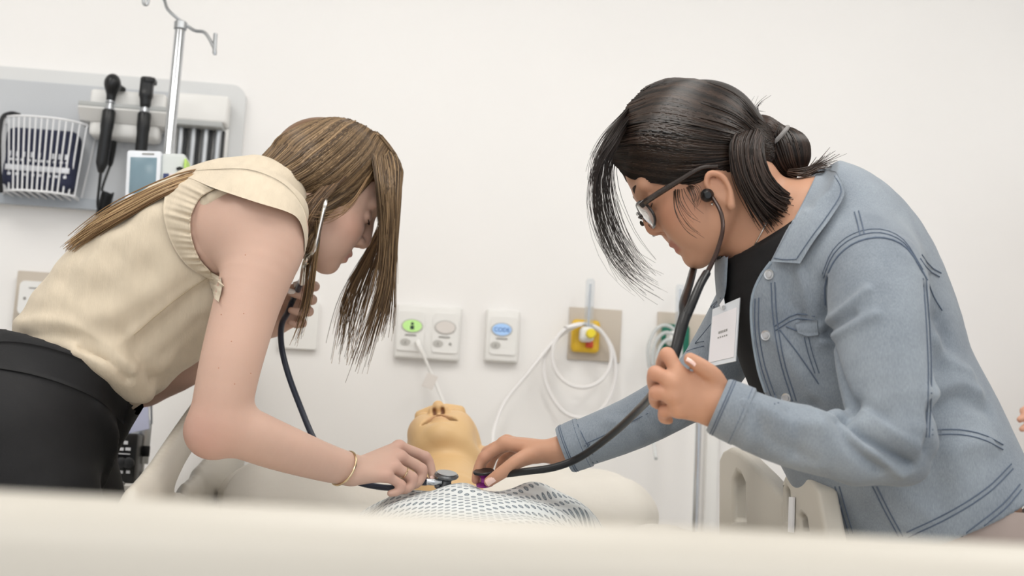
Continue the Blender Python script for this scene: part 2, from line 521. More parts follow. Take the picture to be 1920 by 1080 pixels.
mat('bed_beige_dark', 'b9ac94', 0.5, noise=0.02)
mat('bed_metal', 'b9b6ae', 0.4, metal=0.6, noise=0.03)
mat('linen_white', 'e6e1d8', 0.85, noise=0.02, nscale=12, bump=0.25, bscale=55)
mat('sheet_white', 'e3ddd3', 0.85, noise=0.02, nscale=10, bump=0.2, bscale=45)
mat('mattress_blue', 'a9b4bb', 0.7, noise=0.03)
mat('paper_white', 'f3f3f5', 0.6, noise=0.01)
mat('paper_lilac', 'c6cbe6', 0.5, noise=0.03)
mat('cart_white', 'e9e7e2', 0.4, noise=0.015)

# ------------------------------------------------------------------ the room
WY = 3.0
def struct(name, c, size, m):
    return tag(MB().box(c, size).build(name, MATS[m], smooth=False, auto=None), kind='structure')
struct('floor', (0, 0.4, -0.05), (6.4, 5.6, 0.1), 'floor_vinyl')
struct('ceiling', (0, 0.4, CEIL + 0.05), (6.4, 5.6, 0.1), 'ceiling_paint')
struct('wall_back', (0, WY + 0.05, CEIL / 2), (6.4, 0.1, CEIL), 'wall_paint')
struct('wall_left', (-3.15, 0.4, CEIL / 2), (0.1, 5.1, CEIL), 'wall_paint')
struct('wall_right', (3.15, 0.4, CEIL / 2), (0.1, 5.1, CEIL), 'wall_paint')
struct('baseboard_back', (0, WY - 0.008, 0.05), (6.1, 0.016, 0.1), 'board_strip')
for i, (x, y) in enumerate(LIGHT_SPOTS):
    t = thing('ceiling_light', (x, y, CEIL - 0.03), 'flat white ceiling light panel ' + ('on the left, above the long-haired woman', 'straight above the bed', 'on the right, above the denim-jacketed woman', 'behind the footboard, to the left', 'behind the footboard, to the right')[i], 'light', 'ceiling light panels')
    MB().box((x, y - 0.6, CEIL - 0.015), (0.64, 0.03, 0.03)).box((x, y + 0.6, CEIL - 0.015), (0.64, 0.03, 0.03)).box((x - 0.305, y, CEIL - 0.015), (0.03, 1.17, 0.03)).box((x + 0.305, y, CEIL - 0.015), (0.03, 1.17, 0.03)).build('frame', MATS['lamp_frame'], t, smooth=False)
    MB().box((x, y, CEIL - 0.012), (0.58, 1.17, 0.012)).build('diffuser', MATS['lamp_panel'], t, smooth=False)

# ------------------------------------------------------------------ wall fittings
EX, EZ, EYN = np.array([1.0, 0, 0]), np.array([0, 0, 1.0]), np.array([0, -1.0, 0])
def wrect(l, r, t, b, Y=WY):
    return at(*l, Y)[0], at(*r, Y)[0], at(*b, Y)[2], at(*t, Y)[2]
def rrect(x0, x1, z0, z1, Y, rad, n=6):
    P = []
    for cx, cz, a0 in ((x1 - rad, z1 - rad, 0), (x0 + rad, z1 - rad, 90), (x0 + rad, z0 + rad, 180), (x1 - rad, z0 + rad, 270)):
        for k in range(n + 1):
            a = math.radians(a0 + 90 * k / n); P.append((cx + rad * math.cos(a), Y, cz + rad * math.sin(a)))
    return P
def oval(c, rx, rz, Y, n=24): return [(c[0] + rx * math.cos(2 * math.pi * k / n), Y, c[2] + rz * math.sin(2 * math.pi * k / n)) for k in range(n)]
def plate_prism(x0, x1, z0, z1, Yb, th, rad): return MB().prism(rrect(x0, x1, z0, z1, Yb, rad), (0, -th, 0))

# grey diagnostic board
bx0, bx1, bz0, bz1 = at(-220, 250, WY)[0], at(457, 260, WY)[0], at(95, 389, WY)[2], at(230, 147, WY)[2]
t = thing('diagnostic_board', ((bx0 + bx1) / 2, WY, bz0), 'grey wall board with rounded corner carrying the basket and scopes', 'wall board')
plate_prism(bx0, bx1, bz0, bz1, WY, 0.022, 0.035).build('backboard', MATS['board_rim'], t)
ix1 = at(418, 260, WY)[0]; iz1 = at(230, 172, WY)[2]
plate_prism(bx0 + 0.03, ix1, bz0 + 0.018, iz1, WY - 0.021, 0.007, 0.012).build('inset_panel', MATS['grey_board'], t)
plate_prism(bx0, bx1 - 0.004, bz0 - 0.004, bz0 + 0.02, WY - 0.02, 0.016, 0.006).build('bottom_strip', MATS['board_strip'], t)
BY = WY - 0.028

# wire basket with a cuff in it
t0, t1 = at(-34, 212, BY), at(163, 226, BY)
fl, fr_ = at(10, 215, BY - 0.09), at(138, 224, BY - 0.09)
bl, br = at(-6, 352, BY - 0.075), at(122, 362, BY - 0.075)
t = thing('wire_basket', (0.5 * (fl[0] + fr_[0]), BY, bl[2]), 'white wire basket holding a dark cuff, on the grey board', 'basket')
topz = fl[2]; botz = bl[2]; cxb = (fl[0] + fr_[0]) / 2; hw = 0.094
def bw(u, z):       # u -1..1 across the bowed front, z height
    f = (z - botz) / (topz - botz)
    w = hw * (0.86 + 0.16 * f); d = 0.07 + 0.025 * f
    return np.array([cxb + w * u, BY - d * (1 - 0.45 * abs(u) ** 2.6), z])
for k in range(16):
    u = -1 + 2 * k / 15
    MB().tube([bw(u, botz), bw(u, (botz + topz) / 2), bw(u, topz)], 0.0021, 6).build('wire', MATS['white_wire'], t)
for k, z in enumerate((botz, topz)):
    MB().tube([np.array([bw(-1, z)[0] - 0.003, BY, z])] + [bw(u, z) for u in np.linspace(-1, 1, 15)] + [np.array([bw(1, z)[0] + 0.003, BY, z])], 0.0028, 6).build('rim_wire', MATS['white_wire'], t)
for k in range(9):
    u = -0.9 + 1.8 * k / 8
    p = bw(u, botz)
    MB().tube([p, (p[0] + 0.012, BY - 0.004, botz - 0.004)], 0.002, 6).build('floor_wire', MATS['white_wire'], t)
for u in (-1, 1):
    MB().tube([(bw(u, topz)[0] + 0.012 * u, BY - 0.002, topz + 0.004), (bw(u, botz)[0] + 0.006 * u, BY - 0.002, botz)], 0.0026, 6).build('back_wire', MATS['white_wire'], t)
S = SDF((cxb - 0.11, BY - 0.09, botz - 0.02), (cxb + 0.11, BY + 0.005, topz + 0.03), 0.0035)
S.box((cxb, BY - 0.034, (botz + topz) / 2 - 0.004), (hw * 0.86, 0.029, (topz - botz) / 2 - 0.012), rad=0.02)
P, Q = S.mesh(2)
cuff = thing('pressure_cuff', (cxb, BY - 0.04, botz + 0.003), 'folded navy blood pressure cuff with white printing inside the wire basket', 'cuff')
mk('cuff_wrap', P, Q, MATS['navy_fabric'], cuff)
cf = BY - 0.0645
MB().box((cxb, cf, botz + 0.052), (hw * 1.5, 0.004, 0.013), bev=0.001).build('white_band', MATS['print_white'], cuff)
rnd = random.Random(4)
for row, (z, n, hgt) in enumerate(((botz + 0.083, 9, 0.012), (botz + 0.07, 10, 0.005), (botz + 0.037, 8, 0.006))):
    for k in range(n):
        if row == 0 and k in (5,): continue
        MB().box((cxb - 0.062 + 0.125 * k / (n - 1) + rnd.uniform(-.002, .002), cf, z), (0.007 * rnd.uniform(.6, 1.2), 0.003, hgt)).build('print_mark', MATS['print_white'], cuff, smooth=False)
MB().tube([at(38, 216, BY - 0.05), at(18, 213, BY - 0.06), at(2, 228, BY - 0.085), at(-2, 300, BY - 0.1), at(2, 360, BY - 0.06)], 0.005, 8, sub=6).build('air_hose', MATS['dark_rubber'], cuff)

# transformer with two scope handles
x0, x1 = at(178, 210, BY)[0], at(318, 220, BY)[0]
zt, zb = at(250, 184, BY)[2], at(240, 268, BY)[2]; zl = at(240, 226, BY)[2]
t = thing('scope_charger', ((x0 + x1) / 2, BY, zb), 'white wall charging unit with grey ledge that cradles two scopes', 'charger')
MB().box(((x0 + x1) / 2, BY - 0.03, (zt + zl) / 2), (x1 - x0, 0.06, zt - zl), bev=0.008, seg=3).build('upper_housing', MATS['white_plastic'], t)
MB().prism([(x0 - 0.018, BY, zl + 0.014), (x0 - 0.018, BY - 0.075, zl + 0.014), (x0 - 0.018, BY - 0.085, zl + 0.002), (x0 - 0.018, BY - 0.06, zl - 0.022), (x0 - 0.018, BY, zl - 0.026)], (x1 - x0 + 0.026, 0, 0)).build('ledge', MATS['white_plastic'], t, smooth=False)
MB().box(((x0 + x1) / 2 - 0.005, BY - 0.078, zl + 0.012), (x1 - x0 + 0.027, 0.012, 0.011), bev=0.002).build('grey_strip', MATS['shelf_grey'], t)
MB().box(((x0 + x1) / 2 - 0.004, BY - 0.028, (zl + zb) / 2 - 0.008), (x1 - x0 - 0.012, 0.056, zl - zb - 0.012), bev=0.012, seg=3).build('lower_housing', MATS['white_plastic'], t)
MB().lathe([(0.0001, 0), (0.002, 0), (0.002, 0.001), (0.0001, 0.001)], at(246, 199, BY - 0.06), (0, -1, 0), 10).build('status_light', MATS['screen_green'], t)
SY = BY - 0.085
def scope(name, top, bot, headtop, label, kind):
    a, b, c = at(*top, SY), at(*bot, SY), at(*headtop, SY)
    ax = unit(a - b); L = np.linalg.norm(a - b)
    t = thing(name, b, label, 'scope')
    MB().lathe([(0.006, -0.012), (0.0105, 0.0), (0.0135, 0.01), (0.0135, L * 0.62), (0.0148, L * 0.7), (0.0148, L - 0.004), (0.012, L)], b, ax, 20).build('handle', MATS['black_plastic'], t)
    MB().lathe([(0.0105, 0), (0.0105, 0.006), (0.0085, 0.007), (0.0085, 0.016), (0.011, 0.017), (0.011, 0.02)], a, ax, 18).build('collar', MATS['chrome'], t)
    h0 = a + ax * 0.02; hl = np.linalg.norm(c - h0)
    S = SDF(np.minimum(h0, c) - 0.05, np.maximum(h0, c) + 0.05, 0.0022)
    sd = np.array([1.0, 0, 0]); 
    if kind == 0:
        S.tube([h0, h0 + ax * hl * 0.4], [0.010, 0.012], 0.004).ell(h0 + ax * hl * 0.68 + np.array([0, -0.004, 0]), (0.0185, 0.021, 0.023), 0.008)
        S.tube([h0 + ax * hl * 0.62, h0 + ax * hl * 0.6 + sd * 0.02 + np.array([0, 0.02, 0])], [0.013, 0.006], 0.004)
    else:
        S.tube([h0, h0 + ax * hl * 0.3], [0.0125, 0.0135], 0.004).box(h0 + ax * hl * 0.62, (0.0145, 0.014, hl * 0.4), 0.006, rad=0.007)
        S.box(h0 + ax * hl * 0.88 + sd * 0.008, (0.012, 0.016, 0.006), 0.003, rad=0.003)
    P, Q = S.mesh(2); mk('head', P, Q, MATS['black_plastic'], t)
    return t, b
s1, b1 = scope('otoscope', (205, 206), (190, 314), (200, 143), 'black otoscope with round head hanging on the wall charger', 0)
s2, b2 = scope('ophthalmoscope', (271, 211), (262, 312), (277, 146), 'black ophthalmoscope with flat tall head, right of the round one', 1)
MB().tube([b1, at(186, 350, SY), at(183, 385, SY + 0.01), at(190, 402, SY + 0.02), at(200, 390, SY + 0.03)], [0.004, 0.0033, 0.003, 0.003, 0.003], 8, sub=6).build('cord', MATS['black_plastic'], s1)
MB().tube([at(213, 266, SY + 0.05), at(208, 300, SY + 0.04), at(206, 312, SY + 0.04)], [0.008, 0.007, 0.004], 10, sub=4).build('plug', MATS['black_plastic'], s1)
MB().tube([at(206, 312, SY + 0.04), at(194, 345, SY + 0.03), at(192, 358, SY + 0.03), at(203, 363, SY + 0.03)], 0.003, 8, sub=6).build('cord', MATS['black_plastic'], s1)
coil = [];
for k in range(120):
    f = k / 119; a = 2 * math.pi * 11 * f
    c_ = at(202 - 12 * f, 362 + 44 * f, SY + 0.03); coil.append(c_ + np.array([math.cos(a) * 0.012, math.sin(a) * 0.012, 0]))
MB().tube(coil, 0.0028, 6).build('coiled_cord', MATS['black_plastic'], s1)

# specula dispenser
x0, x1 = at(334, 215, BY)[0], at(432, 225, BY)[0]; zt, zm = at(385, 189, BY)[2], at(380, 240, BY)[2]; zb = zm - 0.12
t = thing('specula_dispenser', ((x0 + x1) / 2, BY, zb), 'white speculum dispenser with four upright tubes on the grey board', 'dispenser')
MB().box(((x0 + x1) / 2, BY - 0.03, (zt + zm) / 2), (x1 - x0, 0.06, zt - zm), bev=0.007, seg=3).build('top_housing', MATS['white_plastic'], t)
MB().box(((x0 + x1) / 2 - 0.003, BY - 0.032, zm - 0.004), (x1 - x0 - 0.012, 0.058, 0.013), bev=0.002).build('ledge', MATS['shelf_grey'], t)
MB().box(((x0 + x1) / 2, BY - 0.006, (zm + zb) / 2), (x1 - x0, 0.012, zm - zb), bev=0.003).build('back_plate', MATS['white_plastic'], t)
for k in range(4):
    x = x0 + (x1 - x0) * (0.13 + 0.235 * k)
    c = MB().lathe([(0.0085, 0), (0.0085, 0.11)], (x, BY - 0.028, zb + 0.004), n=16).build('tube', MATS['brushed_steel'], t)
    MB().lathe([(0.0092, 0), (0.0092, 0.008)], (x, BY - 0.028, zb), n=16).build('tube_foot', MATS['tube_grey'], t)
    MB().box((x + 0.0105, BY - 0.02, zb + 0.057), (0.006, 0.016, 0.104)).build('divider', MATS['black_plastic'], t, smooth=False)

# outlet behind the blouse
x0, x1 = at(33, 560, WY)[0], at(33, 560, WY)[0] + 0.125; z0, z1 = at(30, 608, WY)[2], at(60, 511, WY)[2]
t = thing('outlet_box', ((x0 + x1) / 2, WY, z0), 'beige wall plate with white socket beside the beige blouse', 'wall outlet')
MB().box(((x0 + x1) / 2, WY - 0.012, (z0 + z1) / 2), (x1 - x0, 0.024, z1 - z0), bev=0.003).build('plate', MATS['beige_plate'], t)
sx0 = x0 + 0.012
sk = plate_prism(sx0, x1 - 0.012, z0 + 0.02, z1 - 0.024, WY - 0.023, 0.014, 0.012).build('socket', MATS['white_plastic'], t)
for dx, dz, r in ((0.014, 0.0, 0.0035), (0.034, 0.0, 0.005), (0.05, -0.01, 0.005)):
    MB().lathe([(0.0001, 0), (r, 0), (r, 0.002), (0.0001, 0.002)], (sx0 + dx, WY - 0.036, (z0 + z1) / 2 - 0.004 + dz), (0, -1, 0), 14).build('socket_hole', MATS['ink_grey'], sk)
MB().box((sx0 + 0.035, WY - 0.037, z1 - 0.04), (0.028, 0.002, 0.003)).build('print_line', MATS['ink_grey'], sk, smooth=False)

# white blank plate behind her hair
x0, x1, z0, z1 = wrect((540, 610), (597, 612), (570, 566), (565, 655))
t = tag(plate_prism(x0 - 0.02, x1, z0, z1, WY, 0.014, 0.005).build('blank_plate', MATS['white_plastic']), 'plain white wall plate half hidden behind the raised hand and hair strands', 'wall plate')

# nurse call plates
def oval_part(name, c, rx, rz, Y, th, m, parent): return MB().prism(oval(c, rx, rz, Y), (0, -th, 0)).build(name, MATS[m], parent)
def call_insert(t, cx, z0, z1, w, oval_m, big, small, text_px):
    p = plate_prism(cx - w / 2, cx + w / 2, z0 + 0.017, z1 - 0.018, WY - 0.02, 0.004, 0.008).build('insert', MATS['white_plastic'], t)
    B = at(*big, WY - 0.025); s_ = at(*small, WY - 0.025)
    oval_part('display_ring', B, 0.0255, 0.0165, WY - 0.0235, 0.002, 'ring_grey', p)
    oval_part('display', B, 0.0225, 0.0142, WY - 0.0252, 0.0015, oval_m, p)
    oval_part('button', s_, 0.012, 0.0082, WY - 0.0235, 0.002, 'ring_grey', p)
    MB().box(s_ + np.array([0, -0.0012, -0.001]), (0.0025, 0.001, 0.006)).build('button_mark', MATS['ink_grey'], p, smooth=False)
    T = at(*text_px, WY - 0.025)
    MB().box(T, (0.026, 0.0016, 0.0028)).build('print_line', MATS['ink_grey'], p, smooth=False)
    return p, B
x0, x1, z0, z1 = wrect((741, 622), (863, 632), (806, 574), (798, 675))
t = thing('call_plate', ((x0 + x1) / 2, WY, z0), 'white double wall plate with green oval nurse call display', 'call station')
MB().box(((x0 + x1) / 2, WY - 0.0105, (z0 + z1) / 2), (x1 - x0, 0.021, z1 - z0), bev=0.006, seg=3).build('plate', MATS['white_plastic'], t)
p, B = call_insert(t, at(770, 622, WY)[0], z0, z1, 0.062, 'screen_green', (773, 611), (760, 641), (770, 628))
MB().lathe([(0.0001, 0), (0.0035, 0), (0.0035, 0.001), (0.0001, 0.001)], B + np.array([0, -0.001, 0.005]), (0, -1, 0), 12).box(B + np.array([0, -0.0015, -0.004]), (0.009, 0.001, 0.009)).build('person_symbol', MATS['ink_dark'], p, smooth=False)
p, B = call_insert(t, at(834, 630, WY)[0], z0, z1, 0.06, 'oval_blank', (835, 614), (821, 644), (833, 632))
MB().lathe([(0.0001, 0), (0.003, 0), (0.003, 0.003), (0.0001, 0.003)], at(844, 645, WY - 0.024), (0, -1, 0), 12).build('jack_hole', MATS['ink_grey'], p)
j = at(783, 642, WY - 0.026)
cordt = thing('call_lead', j, 'white call cord plugged into the double wall plate, with paper tag', 'cord')
MB().lathe([(0.0001, 0), (0.006, 0), (0.006, 0.016), (0.0001, 0.018)], j, (0, -1, 0), 14).build('plug', MATS['white_plastic'], cordt)
MB().tube([j + [0, -0.016, 0], at(786, 650, WY - 0.05), at(797, 672, WY - 0.05)], [0.0055, 0.0055, 0.004], 10, sub=4).build('strain_relief', MATS['white_plastic'], cordt)
MB().tube([at(795, 668, WY - 0.05), at(806, 695, WY - 0.05), at(818, 722, WY - 0.05), at(832, 756, WY - 0.07), at(843, 790, WY - 0.12), at(850, 830, WY - 0.2), at(858, 900, WY - 0.25)], 0.0036, 8, sub=5).build('cable', MATS['white_plastic'], cordt)
q0 = at(806, 715, WY - 0.053); Rt = Matrix.Rotation(math.radians(-22), 3, 'Y')
MB().box(q0, (0.026, 0.002, 0.034), M=np.array([[math.cos(.35), 0, math.sin(.35)], [0, 1, 0], [-math.sin(.35), 0, math.cos(.35)]])).build('paper_tag', MATS['oval_blank'], cordt, smooth=False)
x0, x1, z0, z1 = wrect((909, 630), (972, 632), (942, 582), (938, 680))
t = thing('code_plate', ((x0 + x1) / 2, WY, z0), 'narrow white wall plate with blue oval display reading CODE', 'call station')
MB().box(((x0 + x1) / 2, WY - 0.0105, (z0 + z1) / 2), (x1 - x0, 0.021, z1 - z0), bev=0.006, seg=3).build('plate', MATS['white_plastic'], t)
p, B = call_insert(t, (x0 + x1) / 2 + 0.002, z0, z1, 0.062, 'screen_blue', (941, 618), (929, 647), (941, 635))
text_obj('code_lettering', 'CODE', 0.0135, B + np.array([0, -0.0022, -0.001]), EX, EZ, MATS['ink_blue'], p)

# gas outlets with flow meters
def gas(name, plate, label, body_m, tube_top, tube_bot, knob, body_rect, knob_m, cat):
    x0, x1, z0, z1 = wrect(*plate)
    t = thing(name, ((x0 + x1) / 2, WY, z0), label, cat)
    MB().box(((x0 + x1) / 2, WY - 0.004, (z0 + z1) / 2), (x1 - x0, 0.008, z1 - z0), bev=0.0015).build('plate', MATS['beige_plate'], t)
    a, b, c, d = wrect(*body_rect, Y=WY - 0.02)
    MB().box(((a + b) / 2, WY - 0.019, (c + d) / 2), (b - a, 0.026, d - c), bev=0.010, seg=3).build('outlet_body', MATS[body_m], t)
    k = at(*knob, WY - 0.075)
    MB().box(k + np.array([-0.006, 0.022, 0]), (0.032, 0.04, 0.034), bev=0.008, seg=3).build('valve_block', MATS['white_plastic'], t)
    MB().lathe([(0.0001, 0), (0.011, 0), (0.0115, 0.004), (0.0115, 0.012), (0.009, 0.016), (0.0001, 0.016)], k, (0, -1, 0), 20).build('knob', MATS[knob_m], t)
    T = at(*tube_top, WY - 0.055); B = at(*tube_bot, WY - 0.055)
    MB().lathe([(0.0105, 0), (0.0105, T[2] - B[2] - 0.006), (0.007, T[2] - B[2])], (B[0], B[1], B[2]), n=20).build('flow_tube', MATS['clear_plastic'], t)
    MB().lathe([(0.0025, 0), (0.0025, (T[2] - B[2]) * 0.9)], (B[0], B[1], B[2]), n=10).build('float_rod', MATS['chrome'], t)
    return t
t = gas('suction_outlet', ((1065, 628), (1163, 632), (1115, 579), (1112, 677)), 'beige wall plate with yellow suction outlet and clear flow tube', 'yellow_plastic', (1105, 523), (1103, 618), (1107, 626),
        ((1071, 630), (1124, 632), (1100, 600), (1096, 661)), 'knob_yellow', 'gas outlet')
MB().box(at(1105, 646, WY - 0.036), (0.017, 0.01, 0.015), bev=0.002).build('red_tab', MATS['red_plastic'], t)
t = gas('oxygen_outlet', ((1231, 632), (1330, 640), (1280, 588), (1278, 690)), 'beige wall plate with green oxygen outlet behind the black stethoscope tube', 'green_plastic', (1276, 534), (1273, 618), (1272, 634),
        ((1240, 640), (1292, 642), (1268, 608), (1266, 672)), 'green_plastic', 'gas outlet')
# white suction hose
h = [at(1091, 608, WY - 0.06), at(1060, 615, WY - 0.06)]
cc = at(1091, 667, WY - 0.05)
for k in range(0, 21):
    a = math.radians(95 + 360 * k / 20); h.append(cc + np.array([math.cos(a) * 0.07, -0.006 + 0.0005 * k, math.sin(a) * 0.074]))
h += [at(1050, 630, WY - 0.045), at(1022, 668, WY - 0.04), at(1024, 720, WY - 0.04), at(1052, 768, WY - 0.04), at(1090, 784, WY - 0.04), at(1130, 766, WY - 0.04), at(1153, 715, WY - 0.04), at(1150, 660, WY - 0.045), at(1128, 622, WY - 0.05), at(1110, 610, WY - 0.055)]
t = thing('suction_hose', at(1090, 784, WY - 0.04), 'white suction hose hanging in loops on the yellow outlet', 'hose')
MB().tube(h, 0.0047, 8, sub=4).build('coiled_hose', MATS['hose_white'], t)
MB().tube([at(1058, 618, WY - 0.055), at(1030, 650, WY - 0.05), at(985, 706, WY - 0.05), at(948, 752, WY - 0.06), at(928, 800, WY - 0.1), at(922, 850, WY - 0.2), at(918, 910, WY - 0.26)], 0.004, 8, sub=5).build('hose_tail', MATS['hose_white'], t)
t = thing('oxygen_tubing', at(1240, 700, WY - 0.05), 'clear coiled oxygen tubing hanging beside the green outlet', 'hose')
for j in range(3):
    h = []
    cc = at(1246 + 4 * j, 662 + 6 * j, WY - 0.06 - 0.01 * j)
    for k in range(25):
        a = 2 * math.pi * k / 24; h.append(cc + np.array([math.cos(a) * (0.04 - 0.006 * j), 0, math.sin(a) * (0.066 - 0.01 * j)]))
    MB().tube(h, 0.0042, 8).build('coil', MATS['hose_clear'], t)
MB().tube([at(1228, 690, WY - 0.06), at(1218, 740, WY - 0.07), at(1222, 800, WY - 0.1), at(1230, 860, WY - 0.2)], 0.004, 8, sub=5).build('tail', MATS['hose_clear'], t)
x0 = at(1330, 900, WY)[0]
tag(MB().box((x0, WY - 0.012, 0.75), (0.03, 0.024, 1.3), bev=0.004).build('trim_1', MATS['white_plastic']), kind='structure')

# ------------------------------------------------------------------ iv stand with pump
IY = 2.72
pt = at(343, 40, IY); px_, pz_ = at(325, 190, IY)[0], pt[2]
t = thing('iv_pole', (px_, IY, 0), 'chrome drip stand with hooked top arms behind the long-haired woman', 'drip stand')
MB().lathe([(0.016, 0.1), (0.016, 0.95)], (px_, IY, 0), n=20).build('lower_pole', MATS['brushed_steel'], t)
MB().lathe([(0.0115, 0.9), (0.0115, pz_ - 0.004), (0.009, pz_)], (px_, IY, 0), n=20).build('pole', MATS['chrome'], t)
MB().lathe([(0.014, -0.012), (0.014, 0.003), (0.01, 0.006)], (px_, IY, pz_ - 0.006), n=20).build('cap', MATS['brushed_steel'], t)
top = np.array([px_, IY, pz_])
MB().tube([top, top + [0.03, 0, -0.018], at(385, 62, IY - 0.02), at(402, 92, IY - 0.03), at(403, 103, IY - 0.03)], 0.0038, 8, sub=5).tube([at(402, 100, IY - 0.03), at(404, 63, IY - 0.03)], 0.0045, 8).build('hook_arm', MATS['brushed_steel'], t)
MB().tube([top, top + [-0.03, 0, 0.024], at(305, -4, IY + 0.02), at(275, -10, IY + 0.02), at(269, 5, IY + 0.02), at(276, 8, IY + 0.02), at(279, -6, IY + 0.02)], 0.0038, 8, sub=5).build('hook_arm', MATS['brushed_steel'], t)
for k in range(5):
    a = 2 * math.pi * k / 5 + 0.3
    leg = MB().tube([(px_, IY, 0.11), (px_ + 0.12 * math.cos(a), IY + 0.12 * math.sin(a), 0.09), (px_ + 0.25 * math.cos(a), IY + 0.25 * math.sin(a), 0.065)], 0.012, 8).build('leg', MATS['brushed_steel'], t)
    MB().lathe([(0.001, -0.01), (0.03, -0.01), (0.03, 0.01), (0.001, 0.01)], (px_ + 0.25 * math.cos(a), IY + 0.25 * math.sin(a), 0.031), (math.sin(a), -math.cos(a), 0), 16).build('caster', MATS['dark_rubber'], leg)
MB().lathe([(0.019, 0), (0.019, 0.09)], (px_, IY, at(272, 870, IY)[2]), n=16).build('clamp', MATS['brushed_steel'], t)
MB().box(at(273, 846, IY - 0.02), (0.017, 0.008, 0.022), bev=0.002).build('black_label', MATS['black_plastic'], t)
# pump on the stand
PY = IY - 0.06
tl, tr, blp = at(238, 281, PY), at(303, 283, PY), at(196, 420, PY)
ux = unit(tr - tl); uz = unit(tl - blp); uz = unit(uz - ux * (uz @ ux)); uy = np.cross(uz, ux)
if uy[1] > 0: uy = -uy
W_, H_ = np.linalg.norm(tr - tl), 0.215
Rp = np.stack([ux, uy, uz], 1)
t = thing('infusion_pump', tl - uz * H_, 'white infusion pump with grey screen clamped to the drip stand', 'medical pump')
def pp(u, v, w=0.0): return tl + ux * (u * W_) - uz * (v * H_) + uy * w
MB().box(pp(0.5, 0.5, -0.014), (W_, 0.03, H_), M=Rp, bev=0.005, seg=2).build('front_panel', MATS['pump_white'], t)
MB().box(pp(1.0, 0.5, -0.04) + ux * 0.024, (0.05, 0.075, H_ * 0.98), M=Rp, bev=0.009, seg=3).build('side_housing', MATS['pump_side'], t)
MB().box(pp(0.5, 0.25, 0.001) , (W_ * 0.76, 0.003, H_ * 0.36), M=Rp, bev=0.001).build('screen', MATS['lcd'], t)
MB().box(pp(0.62, 0.035, 0.001), (W_ * 0.35, 0.002, 0.003), M=Rp).build('print_line', MATS['ink_grey'], t, smooth=False)
for k in range(4):
    MB().lathe([(0.0001, 0), (0.0042, 0), (0.004, 0.003), (0.0001, 0.0032)], pp(0.16 + 0.22 * k, 0.49, 0.001), uy, 14).build('round_button', MATS['button_blue'], t)
for r in range(4):
    for k in range(3):
        MB().box(pp(0.2 + 0.3 * k, 0.58 + 0.1 * r, 0.001), (W_ * 0.24, 0.003, 0.012), M=Rp, bev=0.001).build('key', MATS['key_blue'], t, smooth=False)
MB().box(pp(1.0, 0.36, -0.001) + ux * 0.011, (0.011, 0.002, 0.06), M=Rp).build('navy_label', MATS['label_navy'], t, smooth=False)
MB().box(pp(1.0, 0.36, -0.001) + ux * 0.026, (0.016, 0.002, 0.06), M=Rp).build('pink_label', MATS['label_pink'], t, smooth=False)
MB().box(pp(1.0, 0.2, -0.02) + ux * 0.05, (0.004, 0.05, 0.055), M=Rp, bev=0.001).build('green_label', MATS['label_green'], t, smooth=False)
MB().tube([pp(1.0, 0.17, -0.002) + ux * 0.033, pp(1.0, 0.165, 0.002) + ux * 0.04, pp(1.0, 0.18, -0.002) + ux * 0.044], 0.003, 8, sub=4).build('door_latch', MATS['black_plastic'], t)
# document sleeve and black control unit lower on the stand
q = [at(246, 745, IY - 0.07), at(277, 742, IY - 0.07), at(280, 804, IY - 0.07), at(232, 815, IY - 0.07)]
t = thing('document_sleeve', q[3], 'clear sleeve with lilac paper hanging on the drip stand at the waist', 'document sleeve')
MB().prism(q, (0, -0.002, 0)).build('paper', MATS['paper_lilac'], t, smooth=False)
MB().tube([q[0], q[1], q[2], q[3]], 0.0022, 6).build('sleeve_edge', MATS['clear_plastic'], t)
MB().tube([q[1] + [0, 0.02, 0.03], q[2] + [0, 0.02, 0.01]], 0.0025, 6).build('hanger_wire', MATS['brushed_steel'], t)
x0, x1 = at(180, 860, IY - 0.08)[0], at(256, 860, IY - 0.08)[0]; z0, z1 = at(230, 905, IY - 0.08)[2], at(240, 812, IY - 0.08)[2]
t = thing('control_unit', ((x0 + x1) / 2, IY - 0.04, z0), 'black device with white printing beside the drip stand, behind black trousers', 'medical device')
MB().box(((x0 + x1) / 2, IY - 0.045, (z0 + z1) / 2), (x1 - x0, 0.08, z1 - z0), bev=0.005).build('casing', MATS['black_plastic'], t)
for (a, b, w, hh) in ((236, 830, .008, .007), (228, 842, .008, .006), (240, 842, .01, .006), (233, 851, .022, .002), (227, 885, .007, .006), (240, 885, .007, .006)):
    MB().box(at(a, b, IY - 0.087), (w, 0.002, hh)).build('print_mark', MATS['print_white'], t, smooth=False)
for a in (228, 242):
    MB().lathe([(0.011, 0), (0.011, 0.008), (0.008, 0.01), (0.0001, 0.01)], at(a, 868, IY - 0.085), (0, -1, 0), 16).build('knob', MATS['dark_rubber'], t)
x0, x1, z1 = at(150, 920, 2.6)[0], at(247, 920, 2.6)[0], at(215, 906, 2.6)[2]
t = thing('bedside_cart', ((x0 + x1) / 2, 2.62, 0), 'white bedside cart whose top shows behind the black trousers', 'cart')
MB().box(((x0 + x1) / 2, 2.66, z1 - 0.012), (x1 - x0 + 0.01, 0.28, 0.024), bev=0.006).build('top', MATS['cart_white'], t)
MB().box(((x0 + x1) / 2, 2.66, (z1 - 0.02 + 0.2) / 2), (x1 - x0, 0.26, z1 - 0.02 - 0.2), bev=0.006).build('body', MATS['cart_white'], t)
for dx in (-1, 1):
    for dy in (-1, 1):
        MB().lathe([(0.001, -0.01), (0.04, -0.01), (0.04, 0.01), (0.001, 0.01)], ((x0 + x1) / 2 + dx * 0.045, 2.66 + dy * 0.1, 0.041), (1, 0, 0), 16).build('caster', MATS['dark_rubber'], t)
